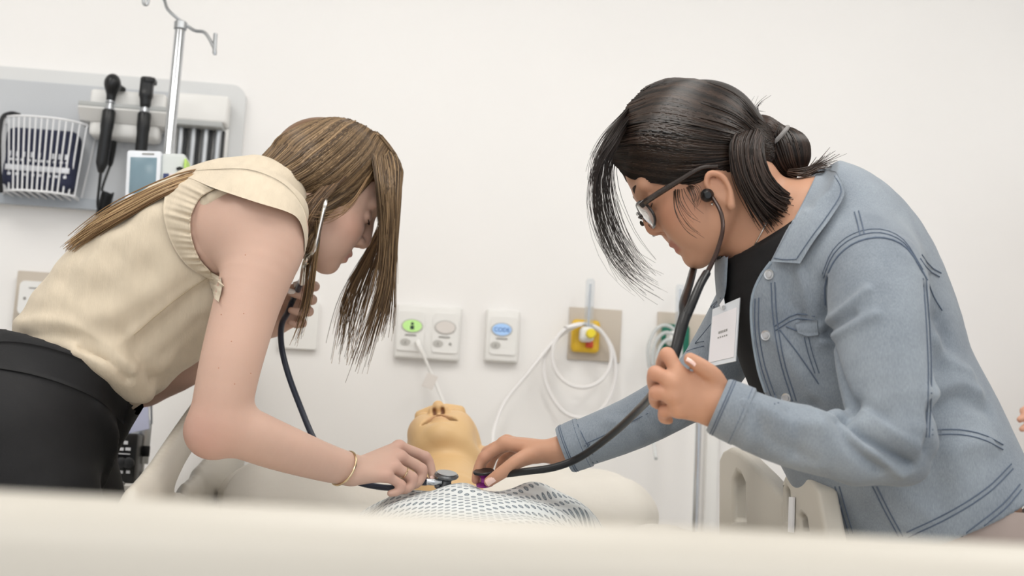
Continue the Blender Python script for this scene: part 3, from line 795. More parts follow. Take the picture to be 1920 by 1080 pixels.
MB().tube([at(232, 905, 2.52), at(215, 925, 2.51), at(203, 945, 2.51), at(200, 965, 2.51)], 0.004, 8, sub=4).build('handle_wire', MATS['brushed_steel'], t)
# second pole at the right
pp_ = at(1307, 880, 2.84)
t = thing('steel_pole', (pp_[0], 2.84, 0), 'slim steel pole standing by the wall below the denim sleeve', 'pole')
MB().lathe([(0.0068, 0.02), (0.0068, at(1307, 690, 2.84)[2])], (pp_[0], 2.84, 0), n=16).build('shaft', MATS['chrome'], t)
MB().lathe([(0.09, 0), (0.09, 0.012), (0.02, 0.025), (0.012, 0.04)], (pp_[0], 2.84, 0), n=24).build('base', MATS['brushed_steel'], t)
# ------------------------------------------------------------------ the bed
FY = 0.60
bed = thing('hospital_bed', (0, 1.65, 0), 'beige hospital bed with footboard in front and moulded side rails', 'bed')
fz = at(960, 993, FY)[2]
S = SDF((-0.56, FY - 0.06, 0.3), (0.56, FY + 0.1, fz + 0.03), 0.006)
S.box((0, FY + 0.02, (fz + 0.36) / 2), (0.5, 0.028, (fz - 0.36) / 2), rad=0.024)
S.box((0, FY + 0.012, fz - 0.045), (0.485, 0.034, 0.045), 0.02, rad=0.03)
P, Q = S.mesh(2); mk('footboard', P, Q, MATS['bed_beige'], bed)
S = SDF((-0.5, 2.82, 0.3), (0.5, 2.94, 0.99), 0.008)
S.box((0, 2.88, 0.64), (0.44, 0.024, 0.29), rad=0.022)
P, Q = S.mesh(2); mk('headboard', P, Q, MATS['bed_beige'], bed)
MB().box((0, 1.72, 0.60), (0.86, 2.2, 0.06), bev=0.01).box((-0.36, 1.72, 0.42), (0.06, 2.1, 0.08), bev=0.01).box((0.36, 1.72, 0.42), (0.06, 2.1, 0.08), bev=0.01).box((0, 0.95, 0.42), (0.7, 0.07, 0.07)).box((0, 2.5, 0.42), (0.7, 0.07, 0.07)).build('deck_frame', MATS['bed_beige_dark'], bed)
for sx in (-0.36, 0.36):
    for sy in (0.85, 2.6):
        l_ = MB().lathe([(0.022, 0.12), (0.022, 0.4)], (sx, sy, 0), n=14).build('leg', MATS['bed_metal'], bed)
        MB().lathe([(0.001, -0.02), (0.062, -0.02), (0.066, 0), (0.062, 0.02), (0.001, 0.02)], (sx, sy, 0.067), (1, 0, 0), 20).build('wheel', MATS['dark_rubber'], l_)
def rail_panel(X, outline, holes, thick, name='side_rail'):
    sgn = 1 if X > 0 else -1
    pol = [atX(px, py, X) for px, py in outline]; hs = [[atX(px, py, X) for px, py in h] for h in holes]
    m_ = MB().prism(pol, (thick, 0, 0), hs)
    o = m_.build(name, MATS['bed_beige'], bed, auto=40)
    md = o.modifiers.new('soft_edge', 'BEVEL'); md.width = 0.008; md.segments = 3; md.limit_method = 'ANGLE'
    return o
# left: an arched rail, open in the middle
S = SDF((-0.52, 1.4, 0.6), (-0.34, 2.95, 1.36), 0.006)
XL = -0.425
def rl(pts): return [atX(px, py, XL) for px, py in pts]
S.tube(rl([(228, 1010), (268, 945), (330, 845), (395, 748), (425, 705)]) , [(0.036, 0.017)] * 5, 0.01, up=(0, 0.75, 0.66), sub=5)
S.tube(rl([(425, 705), (447, 700), (462, 730), (467, 800), (469, 880), (470, 1000)]), [(0.05, 0.017)] * 6, 0.01, up=(0, 1, 0), sub=5)
S.tube(rl([(342, 985), (382, 925), (442, 850)]), [(0.055, 0.017)] * 3, 0.02, up=(0, 0.75, 0.66), sub=5)
S.tube(rl([(365, 985), (412, 925), (456, 850), (460, 820)]), [(0.075, 0.015)] * 4, 0.02, up=(0, 0.75, 0.66), sub=5)
S.tube(rl([(240, 1015), (350, 990), (470, 985)]), [(0.06, 0.017)] * 3, 0.02, up=(0, 0, 1), sub=5)
P, Q = S.mesh(2); o = mk('side_rail', P, Q, MATS['bed_beige'], bed)
# right: head rail and nearer rail with hand slots
XR = 0.50
rail_panel(XR, [(1346, 1030), (1347, 862), (1354, 846), (1368, 838), (1386, 846), (1430, 890), (1455, 918), (1468, 936), (1470, 1030)],
           [[(1374, 978), (1374, 900), (1380, 886), (1390, 892), (1396, 906), (1398, 978)]], 0.03)
rail_panel(XR - 0.004, [(1464, 1040), (1466, 905), (1471, 891), (1482, 886), (1514, 894), (1532, 918), (1556, 1050)],
           [[(1472, 975), (1470, 920), (1474, 912), (1480, 922), (1482, 960), (1478, 978)], [(1500, 995), (1496, 968), (1502, 962), (1512, 972), (1516, 998)]], 0.03)
MB().box(atX(1484, 965, XR - 0.007), (0.003, 0.02, 0.05)).build('rail_label', MATS['paper_white'], bed, smooth=False)
for X_, ys in ((-0.42, (1.75, 2.35)), (0.475, (1.85, 2.25))):
    for y_ in ys: MB().box((X_, y_, 0.66), (0.07, 0.06, 0.3), bev=0.006).build('rail_bracket', MATS['bed_beige_dark'], bed)
tag(MB().box((0.36, 2.52, 0.77), (0.05, 0.5, 0.1)).build('tmp', MATS['bed_beige'], bed), None).name = 'deck_side'
# mattress, sheet and pillow
MT = 0.83
S = SDF((-0.46, 0.62, 0.6), (0.46, 2.88, 0.9), 0.009)
S.box((0, 1.745, 0.715), (0.415, 1.07, 0.083), rad=0.045)
P, Q = S.mesh(2)
tag(mk('mattress', P, Q, MATS['sheet_white']), 'white sheeted mattress lying on the hospital bed', 'mattress')
S = SDF((-0.5, 2.2, 0.77), (0.5, 2.86, 1.12), 0.006)
S.box((0.02, 2.53, 0.89), (0.395, 0.23, 0.09), rad=0.07)
S.ell((-0.2, 2.5, 0.92), (0.2, 0.2, 0.085), 0.03); S.ell((0.25, 2.5, 0.925), (0.19, 0.2, 0.085), 0.03)
S.ell((-0.01, 2.42, 1.06), (0.1, 0.19, 0.115), 0.04, op='s')
P, Q = S.mesh(2)
N = vnormals(P, Q)
P = P + N * (0.006 * np.sin(P[:, 0] * 38 + 2.2 * np.sin(P[:, 1] * 17)) * np.sin(P[:, 1] * 23 + P[:, 0] * 9))[:, None]
tag(mk('pillow', P, Q, MATS['linen_white']), 'white pillow under the training manikin\'s head', 'pillow')
# rumpled sheet bunched beside the chest
S = SDF((0.1, 1.5, 0.78), (0.5, 2.35, 1.05), 0.006)
S.tube([(0.33, 2.28, 0.84), (0.34, 2.0, 0.86), (0.33, 1.75, 0.86), (0.32, 1.55, 0.845)], [(0.05, 0.075), (0.06, 0.08), (0.062, 0.08), (0.04, 0.07)], 0.02, up=(0, 0, 1))
P, Q = S.mesh(2); N = vnormals(P, Q)
P = P + N * (0.008 * np.sin(P[:, 1] * 60 + 3 * np.sin(P[:, 0] * 25)) * np.cos(P[:, 0] * 40))[:, None]
tag(mk('bunched_sheet', P, Q, MATS['linen_white']), 'rumpled white sheet bunched beside the gown on the mattress', 'sheet')
S = SDF((-0.45, 1.5, 0.78), (-0.1, 2.35, 1.05), 0.006)
S.tube([(-0.33, 2.28, 0.845), (-0.34, 2.0, 0.85), (-0.33, 1.7, 0.85)], [(0.045, 0.06), (0.05, 0.06), (0.04, 0.06)], 0.02, up=(0, 0, 1))
P, Q = S.mesh(2); N = vnormals(P, Q)
P = P + N * (0.007 * np.sin(P[:, 1] * 50 + 3 * np.sin(P[:, 0] * 25)) * np.cos(P[:, 0] * 40))[:, None]
tag(mk('bunched_sheet', P, Q, MATS['linen_white']), 'rumpled white sheet near the beige-bloused woman\'s forearm', 'sheet')

# ------------------------------------------------------------------ heads: one recipe in a head frame
def head_frame(c, F, tilt=0.0):
    F = unit(F); L = unit(np.cross([0, 0, 1.0], F)); U = np.cross(F, L)
    if tilt: L, U = L * math.cos(tilt) + U * math.sin(tilt), U * math.cos(tilt) - L * math.sin(tilt)
    return np.asarray(c, float), F, L, U
class Head:
    """F forward, L to the person's left, U up; metres"""
    def __init__(s, c, F, L, U, k=1.0): s.c, s.F, s.L, s.U, s.k = c, unit(F), unit(L), unit(U), k; s.R = np.stack([s.F, s.L, s.U])
    def p(s, f, l, u): return s.c + s.k * (s.F * f + s.L * l + s.U * u)
    def loc(s, P): return (np.asarray(P) - s.c) @ s.R.T / s.k
    def sculpt(s, S, o):
        k = s.k; p = s.p; R = s.R
        g = o.get
        S.ell(p(-0.012, 0, 0.045), np.array([0.096, 0.073, 0.084]) * k, 0.01, R)
        S.ell(p(0.028, 0, 0.04), np.array([0.063, 0.064, 0.068]) * k, 0.02, R)
        S.ell(p(0.038, 0, -0.03), np.array([0.054, 0.054, 0.066]) * k, 0.025, R)
        cu, cf = g('chin_u', -0.092), g('chin_f', 0.074)
        for sg in (-1, 1):
            S.tube([p(-0.004, 0.054 * sg, -0.022), p(0.012, 0.052 * sg, -0.058), p(0.045, 0.033 * sg, cu + 0.012), p(cf - 0.008, 0.012 * sg, cu + 0.004)], np.array([0.016, 0.018, 0.0175, 0.017]) * k, 0.02)
            S.ell(p(0.056, 0.034 * sg, -0.026), np.array([0.033, 0.028, 0.032]) * k * g('cheek', 1.0), 0.022, R)
            S.ell(p(0.055, 0.026 * sg, -0.058), np.array([0.028, 0.024, 0.026]) * k * g('cheek', 1.0), 0.02, R)
            S.tube([p(0.086, 0.012 * sg, 0.034), p(0.081, 0.04 * sg, 0.036)], np.array([0.0095, 0.0085]) * k, 0.012)
        S.ell(p(cf, 0, cu + 0.004), np.array([0.017, 0.02, 0.016]) * k, 0.014, R)
        nf, nu = g('nose_f', 0.112), g('nose_u', -0.022)
        for sg in (-1, 1): S.ell(p(0.1, 0.031 * sg, 0.012), np.array([0.021, 0.017, 0.0125]) * k, 0.01, R, 's')
        S.tube([p(0.087, 0, 0.026), p(0.096, 0, 0.006), p(nf - 0.007, 0, nu + 0.006), p(nf - 0.0095, 0, nu)], np.array([(0.0085, 0.007), (0.0095, 0.0085), (0.0095, 0.0105), (0.0095, 0.0105)]) * k, 0.009, up=s.F)
        for sg in (-1, 1):
            S.ell(p(nf - 0.017, 0.0125 * sg, nu - 0.002), np.array([0.0105, 0.0078, 0.0078]) * k, 0.005, R)
        for sg in (-1, 1):
            S.ell(p(nf - 0.014, 0.0078 * sg, nu - 0.0115), np.array([0.0062, 0.0035, 0.0055]) * k * g('nostril', 1.0), 0.002, R, 's')
            S.ell(p(0.079, 0.031 * sg, 0.0115), np.array([0.0125, 0.0145, 0.0115]) * k, 0.003, R)      # closed lids
        lu = g('lip_u', -0.056)
        S.tube([p(0.080, -0.024, lu - 0.001), p(0.0905, -0.011, lu + 0.003), p(0.094, 0, lu + 0.0035), p(0.0905, 0.011, lu + 0.003), p(0.080, 0.024, lu - 0.001)], np.array([0.003, 0.0052, 0.0056, 0.0052, 0.003]) * k, 0.006)
        S.tube([p(0.080, -0.022, lu - 0.003), p(0.089, -0.01, lu - 0.0085), p(0.0915, 0, lu - 0.0095), p(0.089, 0.01, lu - 0.0085), p(0.080, 0.022, lu - 0.003)], np.array([0.003, 0.0055, 0.006, 0.0055, 0.003]) * k, 0.006)
        op = g('mouth_open', 0.0016)
        S.tube([p(0.084, -0.024, lu - 0.002), p(0.098, -0.01, lu - 0.002), p(0.101, 0, lu - 0.002), p(0.098, 0.01, lu - 0.002), p(0.084, 0.024, lu - 0.002)], np.array([op * 0.6, op, op, op, op * 0.6]) * k, 0.001, op='s')
        if g('ears', True):
            for sg in (-1, 1):
                S.ell(p(-0.006, 0.073 * sg, 0.004), np.array([0.017, 0.0055, 0.029]) * k, 0.006, R)
                S.tube([p(0.004, 0.077 * sg, 0.0), p(0.004, 0.079 * sg, 0.022), p(-0.01, 0.082 * sg, 0.033), p(-0.022, 0.083 * sg, 0.018), p(-0.017, 0.081 * sg, -0.006), p(-0.005, 0.078 * sg, -0.024)], np.array([0.003, 0.0038, 0.0045, 0.0045, 0.004, 0.0058]) * k, 0.004)
                S.ell(p(-0.004, 0.083 * sg, 0.0), np.array([0.007, 0.006, 0.01]) * k, 0.004, R, 's')
        return s
    def tint(s, P, base, lip, blush, C):
        q = s.loc(P); lu = s.lip_u if hasattr(s, 'lip_u') else -0.056
        def mixin(w, col):
            nonlocal C
            C[:] = C * (1 - w[:, None]) + np.array(lin(col))[None] * w[:, None]
        w = np.exp(-(((q[:, 0] - 0.093) / 0.013) ** 2 + ((np.abs(q[:, 1])) / 0.02) ** 4 + ((q[:, 2] - lu + 0.003) / 0.0105) ** 4))
        mixin(np.clip(w * 1.2, 0, 0.85), lip)
        w = np.exp(-(((q[:, 0] - 0.065) / 0.04) ** 2 + ((np.abs(q[:, 1]) - 0.05) / 0.03) ** 2 + ((q[:, 2] + 0.022) / 0.028) ** 2))
        mixin(np.clip(w * 0.5, 0, 0.5), blush)
        w = np.exp(-(((q[:, 0] - 0.105) / 0.014) ** 2 + (q[:, 1] / 0.016) ** 2 + ((q[:, 2] + 0.02) / 0.014) ** 2))
        mixin(np.clip(w * 0.35, 0, 0.4), blush)
        w = np.exp(-(((np.abs(q[:, 1]) - 0.08) / 0.01) ** 2 + ((q[:, 0] + 0.005) / 0.03) ** 2 + ((q[:, 2] - 0.004) / 0.035) ** 2))
        mixin(np.clip(w * 0.4, 0, 0.5), blush)
        return C

# ------------------------------------------------------------------ training manikin
mat('manikin_skin', 'e2bd88', 0.42, noise=0.02, nscale=9, spec=0.4, attr='col')
mat('teeth_white', 'f3ead8', 0.4, noise=0.02)
hc = at(834, 858, 2.44)
F = unit([-0.20, -0.26, 1.0]); U = unit(np.array([0.03, 1.0, 0.26])); U = unit(U - F * (U @ F)); L = np.cross(U, F)
mh = Head(hc, F, L, U, 0.98)
S = SDF((-0.3, 0.8, 0.78), (0.34, 2.62, 1.18), 0.0029)
mh.sculpt(S, dict(mouth_open=0.004, chin_u=-0.092, chin_f=0.07, cheek=1.05, nose_f=0.114, nostril=1.35))
S.tube([mh.p(0.066, -0.027, -0.064), mh.p(0.084, -0.013, -0.0585), mh.p(0.088, 0, -0.057), mh.p(0.084, 0.013, -0.0585), mh.p(0.066, 0.027, -0.064)], [(0.016, 0.004), (0.018, 0.0068), (0.018, 0.0075), (0.018, 0.0068), (0.016, 0.004)], 0.001, up=mh.F, op='s')
S.tube([mh.p(-0.012, 0, 0.0), mh.p(-0.016, 0, -0.06), mh.p(-0.03, 0.0, -0.13), mh.p(-0.045, 0, -0.17)], [0.058, 0.057, 0.062, 0.07], 0.022)
sh = mh.p(-0.055, 0.005, -0.2) + np.array([0.03, 0, -0.047])
S.tube([sh + [0.0, 0.03, -0.01], sh + [0, -0.07, -0.012], sh + [0, -0.2, -0.012], sh + [0, -0.4, -0.025], sh + [0, -0.55, -0.03]], [(0.075, 0.10), (0.085, 0.165), (0.093, 0.165), (0.085, 0.15), (0.08, 0.165)], 0.03, up=(0, 0, 1))
for sg in (-1, 1):
    S.tube([sh + [0.155 * sg, -0.03, -0.02], sh + [0.2 * sg, -0.2, -0.045], sh + [0.21 * sg, -0.34, -0.055]], [0.052, 0.045, 0.04], 0.03)
    S.tube([sh + [0.09 * sg, -0.58, -0.04], sh + [0.1 * sg, -0.85, -0.06], sh + [0.1 * sg, -1.2, -0.07]], [0.075, 0.06, 0.04], 0.03)
P, Q = S.mesh(3)
C = np.tile(np.array(lin('e4bf8c')), (len(P), 1))
mh.tint(P, None, 'dba77c', 'e0b27f', C)
q = mh.loc(P)
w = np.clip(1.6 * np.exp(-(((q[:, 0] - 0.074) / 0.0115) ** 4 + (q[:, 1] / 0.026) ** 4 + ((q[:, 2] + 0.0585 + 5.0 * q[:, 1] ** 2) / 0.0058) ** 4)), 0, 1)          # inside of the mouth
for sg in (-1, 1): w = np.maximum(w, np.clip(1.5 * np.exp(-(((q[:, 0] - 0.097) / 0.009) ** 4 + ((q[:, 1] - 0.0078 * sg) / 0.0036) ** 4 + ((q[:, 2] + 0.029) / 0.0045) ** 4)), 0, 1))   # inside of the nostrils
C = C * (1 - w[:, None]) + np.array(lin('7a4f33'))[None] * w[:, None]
manikin = mk('training_manikin', P, Q, MATS['manikin_skin'], col=C)
tag(manikin, 'tan plastic training manikin lying on its back with mouth open', 'manikin')
MSURF = Surf(P, Q)
MB().tube([mh.p(0.066, -0.02, -0.0575), mh.p(0.0775, -0.009, -0.0525), mh.p(0.08, 0, -0.0515), mh.p(0.0775, 0.009, -0.0525), mh.p(0.066, 0.02, -0.0575)], 0.0036, 8, sub=4).build('teeth', MATS['teeth_white'], manikin)
# patterned gown
gm = bpy.data.materials.new('gown_print'); gm.use_nodes = True
n = gm.node_tree.nodes; l = gm.node_tree.links; b = n['Principled BSDF']; b.inputs['Roughness'].default_value = 0.85
tc = n.new('ShaderNodeTexCoord'); mp = n.new('ShaderNodeMapping'); mp.inputs['Rotation'].default_value = (0, 0, 0.85); mp.inputs['Scale'].default_value = (72, 72, 0)
ga = n.new('ShaderNodeAttribute'); ga.attribute_name = 'col'
l.new(ga.outputs['Vector'], mp.inputs['Vector'])
vo = n.new('ShaderNodeTexVoronoi'); vo.voronoi_dimensions = '2D'; vo.inputs['Scale'].default_value = 1.0; vo.inputs['Randomness'].default_value = 0.0
l.new(mp.outputs[0], vo.inputs['Vector'])
rmp = n.new('ShaderNodeValToRGB'); el = rmp.color_ramp.elements
el[0].position = 0.0; el[0].color = lin('5e6a75'); el[1].position = 0.08; el[1].color = lin('9aa6ae')
for pos, c in ((0.14, 'b9c2c6'), (0.17, '6d7882'), (0.26, '6d7882'), (0.31, 'e6eaea'), (1.0, 'e6eaea')):
    e = el.new(pos); e.color = lin(c)
l.new(vo.outputs['Distance'], rmp.inputs[0]); l.new(rmp.outputs[0], b.inputs['Base Color'])
tn = n.new('ShaderNodeTexNoise'); tn.inputs['Scale'].default_value = 40
bp = n.new('ShaderNodeBump'); bp.inputs['Strength'].default_value = 0.15; bp.inputs['Distance'].default_value = 0.003
l.new(tc.outputs['Object'], tn.inputs['Vector']); l.new(tn.outputs[0], bp.inputs['Height']); l.new(bp.outputs[0], b.inputs['Normal'])
MATS['gown_print'] = gm
S = SDF((-0.36, 1.2, 0.78), (0.36, 2.45, 1.12), 0.0045)
S.tube([sh + [0.0, 0.03, -0.005], sh + [0, -0.07, -0.004], sh + [0, -0.2, -0.004], sh + [0, -0.4, -0.02], sh + [0, -0.62, -0.03]], [(0.085, 0.13), (0.096, 0.185), (0.104, 0.19), (0.098, 0.18), (0.09, 0.19)], 0.03, up=(0, 0, 1))
for sg in (-1, 1):
    S.ell(sh + [0.085 * sg + 0.03, -0.1, 0.035 if sg > 0 else 0.02], (0.1, 0.12, 0.07), 0.03)
    S.tube([sh + [0.14 * sg, -0.01, -0.015], sh + [0.2 * sg, -0.16, -0.04], sh + [0.22 * sg, -0.3, -0.05]], [0.066, 0.062, 0.06], 0.045)
S.tube([mh.p(-0.03, 0, -0.04), mh.p(-0.02, 0.0, -0.15), mh.p(0.015, 0, -0.21)], [0.075, 0.074, 0.06], 0.02, op='s')
P, Q = S.mesh(2); N = vnormals(P, Q)
gx, gy = P[:, 0] - sh[0], P[:, 1] - sh[1]
wr = 0.009 * np.sin(gx * 55 + 22 * gy + 2.0 * np.sin(gy * 21)) * np.exp(-((gy + 0.06) / 0.16) ** 2) * np.clip(1.2 - np.abs(gx) / 0.2, 0, 1)
wr += 0.004 * np.sin(gx * 31 - 35 * gy + 1.0) * np.exp(-((gx - 0.12) / 0.12) ** 2)
P = P + N * wr[:, None]
gc = np.ones((len(P), 4)); gc[:, 0] = gx; gc[:, 1] = 0.75 * gy - 1.25 * P[:, 2]; gc[:, 2] = 0
gown = mk('gown', P, Q, MATS['gown_print'], manikin, col=gc)
tag(gown, 'white gown with small grey rosette print')
GSURF = Surf(P, Q)
# ------------------------------------------------------------------ people: shared recipes
mat('skin_fair', 'e3bca8', 0.5, noise=0.03, nscale=14, bump=0.06, bscale=260, spec=0.35, attr='col', sss=0.12)
mat('skin_tan', 'c99a7a', 0.48, noise=0.03, nscale=14, bump=0.06, bscale=260, spec=0.35, attr='col', sss=0.12)
mat('hair_brown', '8a6a4c', 0.42, spec=0.45, attr='col', noise=0.06, nscale=20)
mat('hair_black', '2a211d', 0.36, spec=0.5, attr='col', noise=0.06, nscale=20)
mat('nail_pink', 'e8c4b8', 0.25, noise=0.02, coat=0.3)
mat('nail_white', 'f2e8e4', 0.25, noise=0.02, coat=0.3)
mat('silver', 'd9d6d0', 0.2, metal=1.0, noise=0.03)
mat('gold_pale', 'd9c3a0', 0.25, metal=1.0, noise=0.03)
mat('lash_dark', '3a2820', 0.6, noise=0.05)
mat('steth_navy', '2b3140', 0.3, noise=0.05, nscale=30)
mat('steth_black', '141416', 0.35, noise=0.05, nscale=30)
mat('steth_grey', '6f7072', 0.3, metal=0.6, noise=0.04)
mat('purple_metal', '9a3f93', 0.25, metal=0.5, noise=0.03)
mat('smoke_tube', '3b2a25', 0.2, noise=0.03, metal=0.3)

def plane_cut(S, pt, n):
    """keep what lies behind the plane"""
    n = unit(n); sl, g = S.sub(S.lo - 1, S.lo + S.n * S.h + 1)
    S.f = np.maximum(S.f, ((g[0] - pt[0]) * n[0] + (g[1] - pt[1]) * n[1] + (g[2] - pt[2]) * n[2]).astype(np.float32))
def J(*a): return [at(*p) for p in a]
FINGER_R = dict(index=(.0100, .0088, .0080, .0068), middle=(.0102, .009, .0081, .007), ring=(.0096, .0086, .0077, .0066), pinky=(.0086, .0076, .0068, .0058))
def hand(S, wrist, joints, thumb, k=1.0, wr=(0.026, 0.018), up=(0, 0, 1)):
    """palm from the wrist to four knuckles, four fingers and a thumb, all one surface"""
    mc = {n_: j[0] for n_, j in joints.items()}
    order = ['index', 'middle', 'ring', 'pinky']
    across = unit(mc['index'] - mc['pinky']); cen = sum(mc.values()) / 4
    along = unit(cen - wrist); up = unit(np.cross(along, across))
    for i, n_ in enumerate(order):
        w0 = wrist + across * (0.0135 - 0.009 * i) * k
        S.tube([w0, w0 * 0.5 + mc[n_] * 0.5, mc[n_]], np.array([0.0135, 0.0125, 0.0105]) * k, 0.010)
        if i: 
            m_ = (mc[n_] + mc[order[i - 1]]) / 2
            S.tube([wrist + across * (0.009 - 0.009 * i) * k, wrist * 0.35 + m_ * 0.65, wrist * 0.12 + m_ * 0.88], np.array([0.012, 0.0105, 0.0085]) * k, 0.008)
    for n_ in order:
        S.tube(joints[n_], np.array(FINGER_R[n_]) * k, 0.0028, sub=3)
        S.ell(joints[n_][1], np.array([0.0097, 0.0097, 0.0097]) * k * FINGER_R[n_][1] / .0088, 0.004)
        S.ell(joints[n_][0], np.array([0.0112, 0.0112, 0.0112]) * k * FINGER_R[n_][0] / .0098, 0.006)
    S.tube([wrist + across * 0.006 * k] + [wrist * 0.25 + thumb[0] * 0.75], np.array([0.014, 0.0145]) * k, 0.012)
    S.tube(thumb, np.array([0.0145, 0.0118, 0.0104, 0.0083])[:len(thumb)] * k, 0.006, sub=3)
def nail(tip, dirv, out, w, m, parent):
    """a small curved plate on the finger's back"""
    d = unit(dirv); o_ = unit(out - d * (out @ d)); s_ = np.cross(d, o_)
    V = []; F_ = []
    for i in range(5):
        for j in range(5):
            a = (j - 2) / 2; b = (i - 2) / 2
            V.append(tip + d * (b * w * 0.75) + s_ * (a * w * 0.55) + o_ * (w * 0.12 - 0.25 * w * a * a - 0.08 * w * b * b))
    for i in range(4):
        for j in range(4): F_.append((i * 5 + j, i * 5 + j + 1, i * 5 + j + 6, i * 5 + j + 5))
    n0 = len(V); V2 = [v - o_ * 0.0008 for v in V]
    F_ = F_ + [tuple(q + n0 for q in f[::-1]) for f in F_]
    return mk('nail', V + V2, F_, MATS[m], parent)
def strands(guides, N, r, jit, seed, c0, c1, m=16, tipjit=0.0, wave=0.0, clump=0.0, tip=0.35, push=(), short=0.18, cling=None):
    """many thin locks between neighbouring guide curves; three sided tubes"""
    rg = np.random.default_rng(seed)
    G = []
    for g in guides:
        g = spline(np.asarray(g, float), 8)
        s = np.concatenate([[0], np.cumsum(np.linalg.norm(np.diff(g, axis=0), axis=1))])
        G.append(np.stack([np.interp(np.linspace(0, s[-1], m), s, g[:, d]) for d in range(3)], 1))
    G = np.array(G); k = len(G)
    u = rg.random(N) * (k - 1)
    if clump: u = u + clump * np.sin(u * 2 * math.pi * 6) 
    u = np.clip(u, 0, k - 1.0001)
    i0 = u.astype(int); t = (u - i0)[:, None, None]
    P = G[i0] * (1 - t) + G[np.minimum(i0 + 1, k - 1)] * t
    f = np.linspace(0, 1, m)[None, :, None]
    P = P + rg.normal(0, jit, (N, 1, 3)) * (0.35 + 0.65 * f) + rg.normal(0, 1, (N, 1, 3)) * tipjit * f ** 2
    if wave: P = P + wave * np.sin(f * rg.uniform(4, 9, (N, 1, 1)) + rg.uniform(0, 6, (N, 1, 1))) * rg.normal(0, 1, (N, 1, 3))
    cut = rg.uniform(1 - short, 1.0, (N, 1))
    idx = np.linspace(0, 1, m)[None, :] * cut * (m - 1)
    a = np.floor(idx).astype(int); b = np.minimum(a + 1, m - 1); w = (idx - a)[..., None]
    P = np.take_along_axis(P, a[..., None], 1) * (1 - w) + np.take_along_axis(P, b[..., None], 1) * w
    for c_, R_, rad_ in push:
        q = (P - c_) @ R_.T / rad_; d_ = np.linalg.norm(q, axis=2)[..., None]
        lift = 1 + 0.012 * rg.random((N, 1, 1))
        q = np.where(d_ < lift, q / np.maximum(d_, 1e-6) * lift, q)
        P = c_ + (q * rad_) @ R_
    if cling is not None:
        sf, dep = cling; P = P.copy()
        for i_ in range(N):
            for j_ in range(m):
                loc, nor, idx, dist = sf.t.find_nearest(Vector(P[i_, j_]), dep)
                if loc is None: continue
                if (Vector(P[i_, j_]) - loc).dot(nor) < 0.0008: P[i_, j_] = np.array(loc) + np.array(nor) * (0.0009 + 0.0010 * ((i_ * 7) % 11) / 11)
    T = np.gradient(P, axis=1); T /= np.linalg.norm(T, axis=2)[..., None] + 1e-12
    ref = np.array([0.2, 1.0, 0.1]); A = np.cross(T, ref); A /= np.linalg.norm(A, axis=2)[..., None] + 1e-12; B = np.cross(T, A)
    rr = r * rg.uniform(0.6, 1.3, (N, 1, 1)) * (1 - (1 - tip) * np.linspace(0, 1, m)[None, :, None] ** 2)
    V = np.stack([P + rr * (A * math.cos(q) + B * math.sin(q)) for q in (0.5, 2.59, 4.69)], 2)   # N,m,3,3
    base = (np.arange(N)[:, None] * m + np.arange(m - 1)[None]) * 3
    Fs = []
    for q in range(3):
        q2 = (q + 1) % 3
        Fs.append(np.stack([base + q, base + q2, base + 3 + q2, base + 3 + q], -1).reshape(-1, 4))
    mix = np.clip((0.30 + 0.22 * np.sin(u * 11 + seed) + 0.16 * np.sin(u * 31 + 2 * seed))[:, None] + rg.normal(0, 0.16, (N, 1)), 0, 1)
    c = np.array(lin(c0))[None] * (1 - mix) + np.array(lin(c1))[None] * mix
    C = np.repeat(c, m * 3, 0)
    return V.reshape(-1, 3), np.concatenate(Fs), C
def merge(parts):
    V, F_, C, k = [], [], [], 0
    for v, f, c in parts: V.append(v); F_.append(f + k); C.append(c); k += len(v)
    return np.vstack(V), np.vstack(F_), np.vstack(C)
def on_ell(head, cen, rad, px, py, off=0.0, side=True):
    """photo point carried onto the hair shell of a head"""
    o = (head.loc(CAM) * head.k - np.asarray(cen) * head.k) / (np.asarray(rad) + off)
    d = (head.R @ ray(px, py)) / (np.asarray(rad) + off)
    a, b, c = d @ d, 2 * o @ d, o @ o - 1
    D = b * b - 4 * a * c
    t = (-b - math.sqrt(D)) / (2 * a) if D > 0 else -b / (2 * a)
    return CAM + ray(px, py) * t
def mirror(head, pts):
    q = head.loc(pts); q[:, 1] *= -1
    return head.c + head.k * (q @ head.R)
def stitch(surf, pts, parent, m, r=0.0009, off=0.0006, name='seam', step=16):
    L_ = surf.line(pts, off, step)
    return MB().tube(L_, r, 5).build(name, MATS[m], parent)

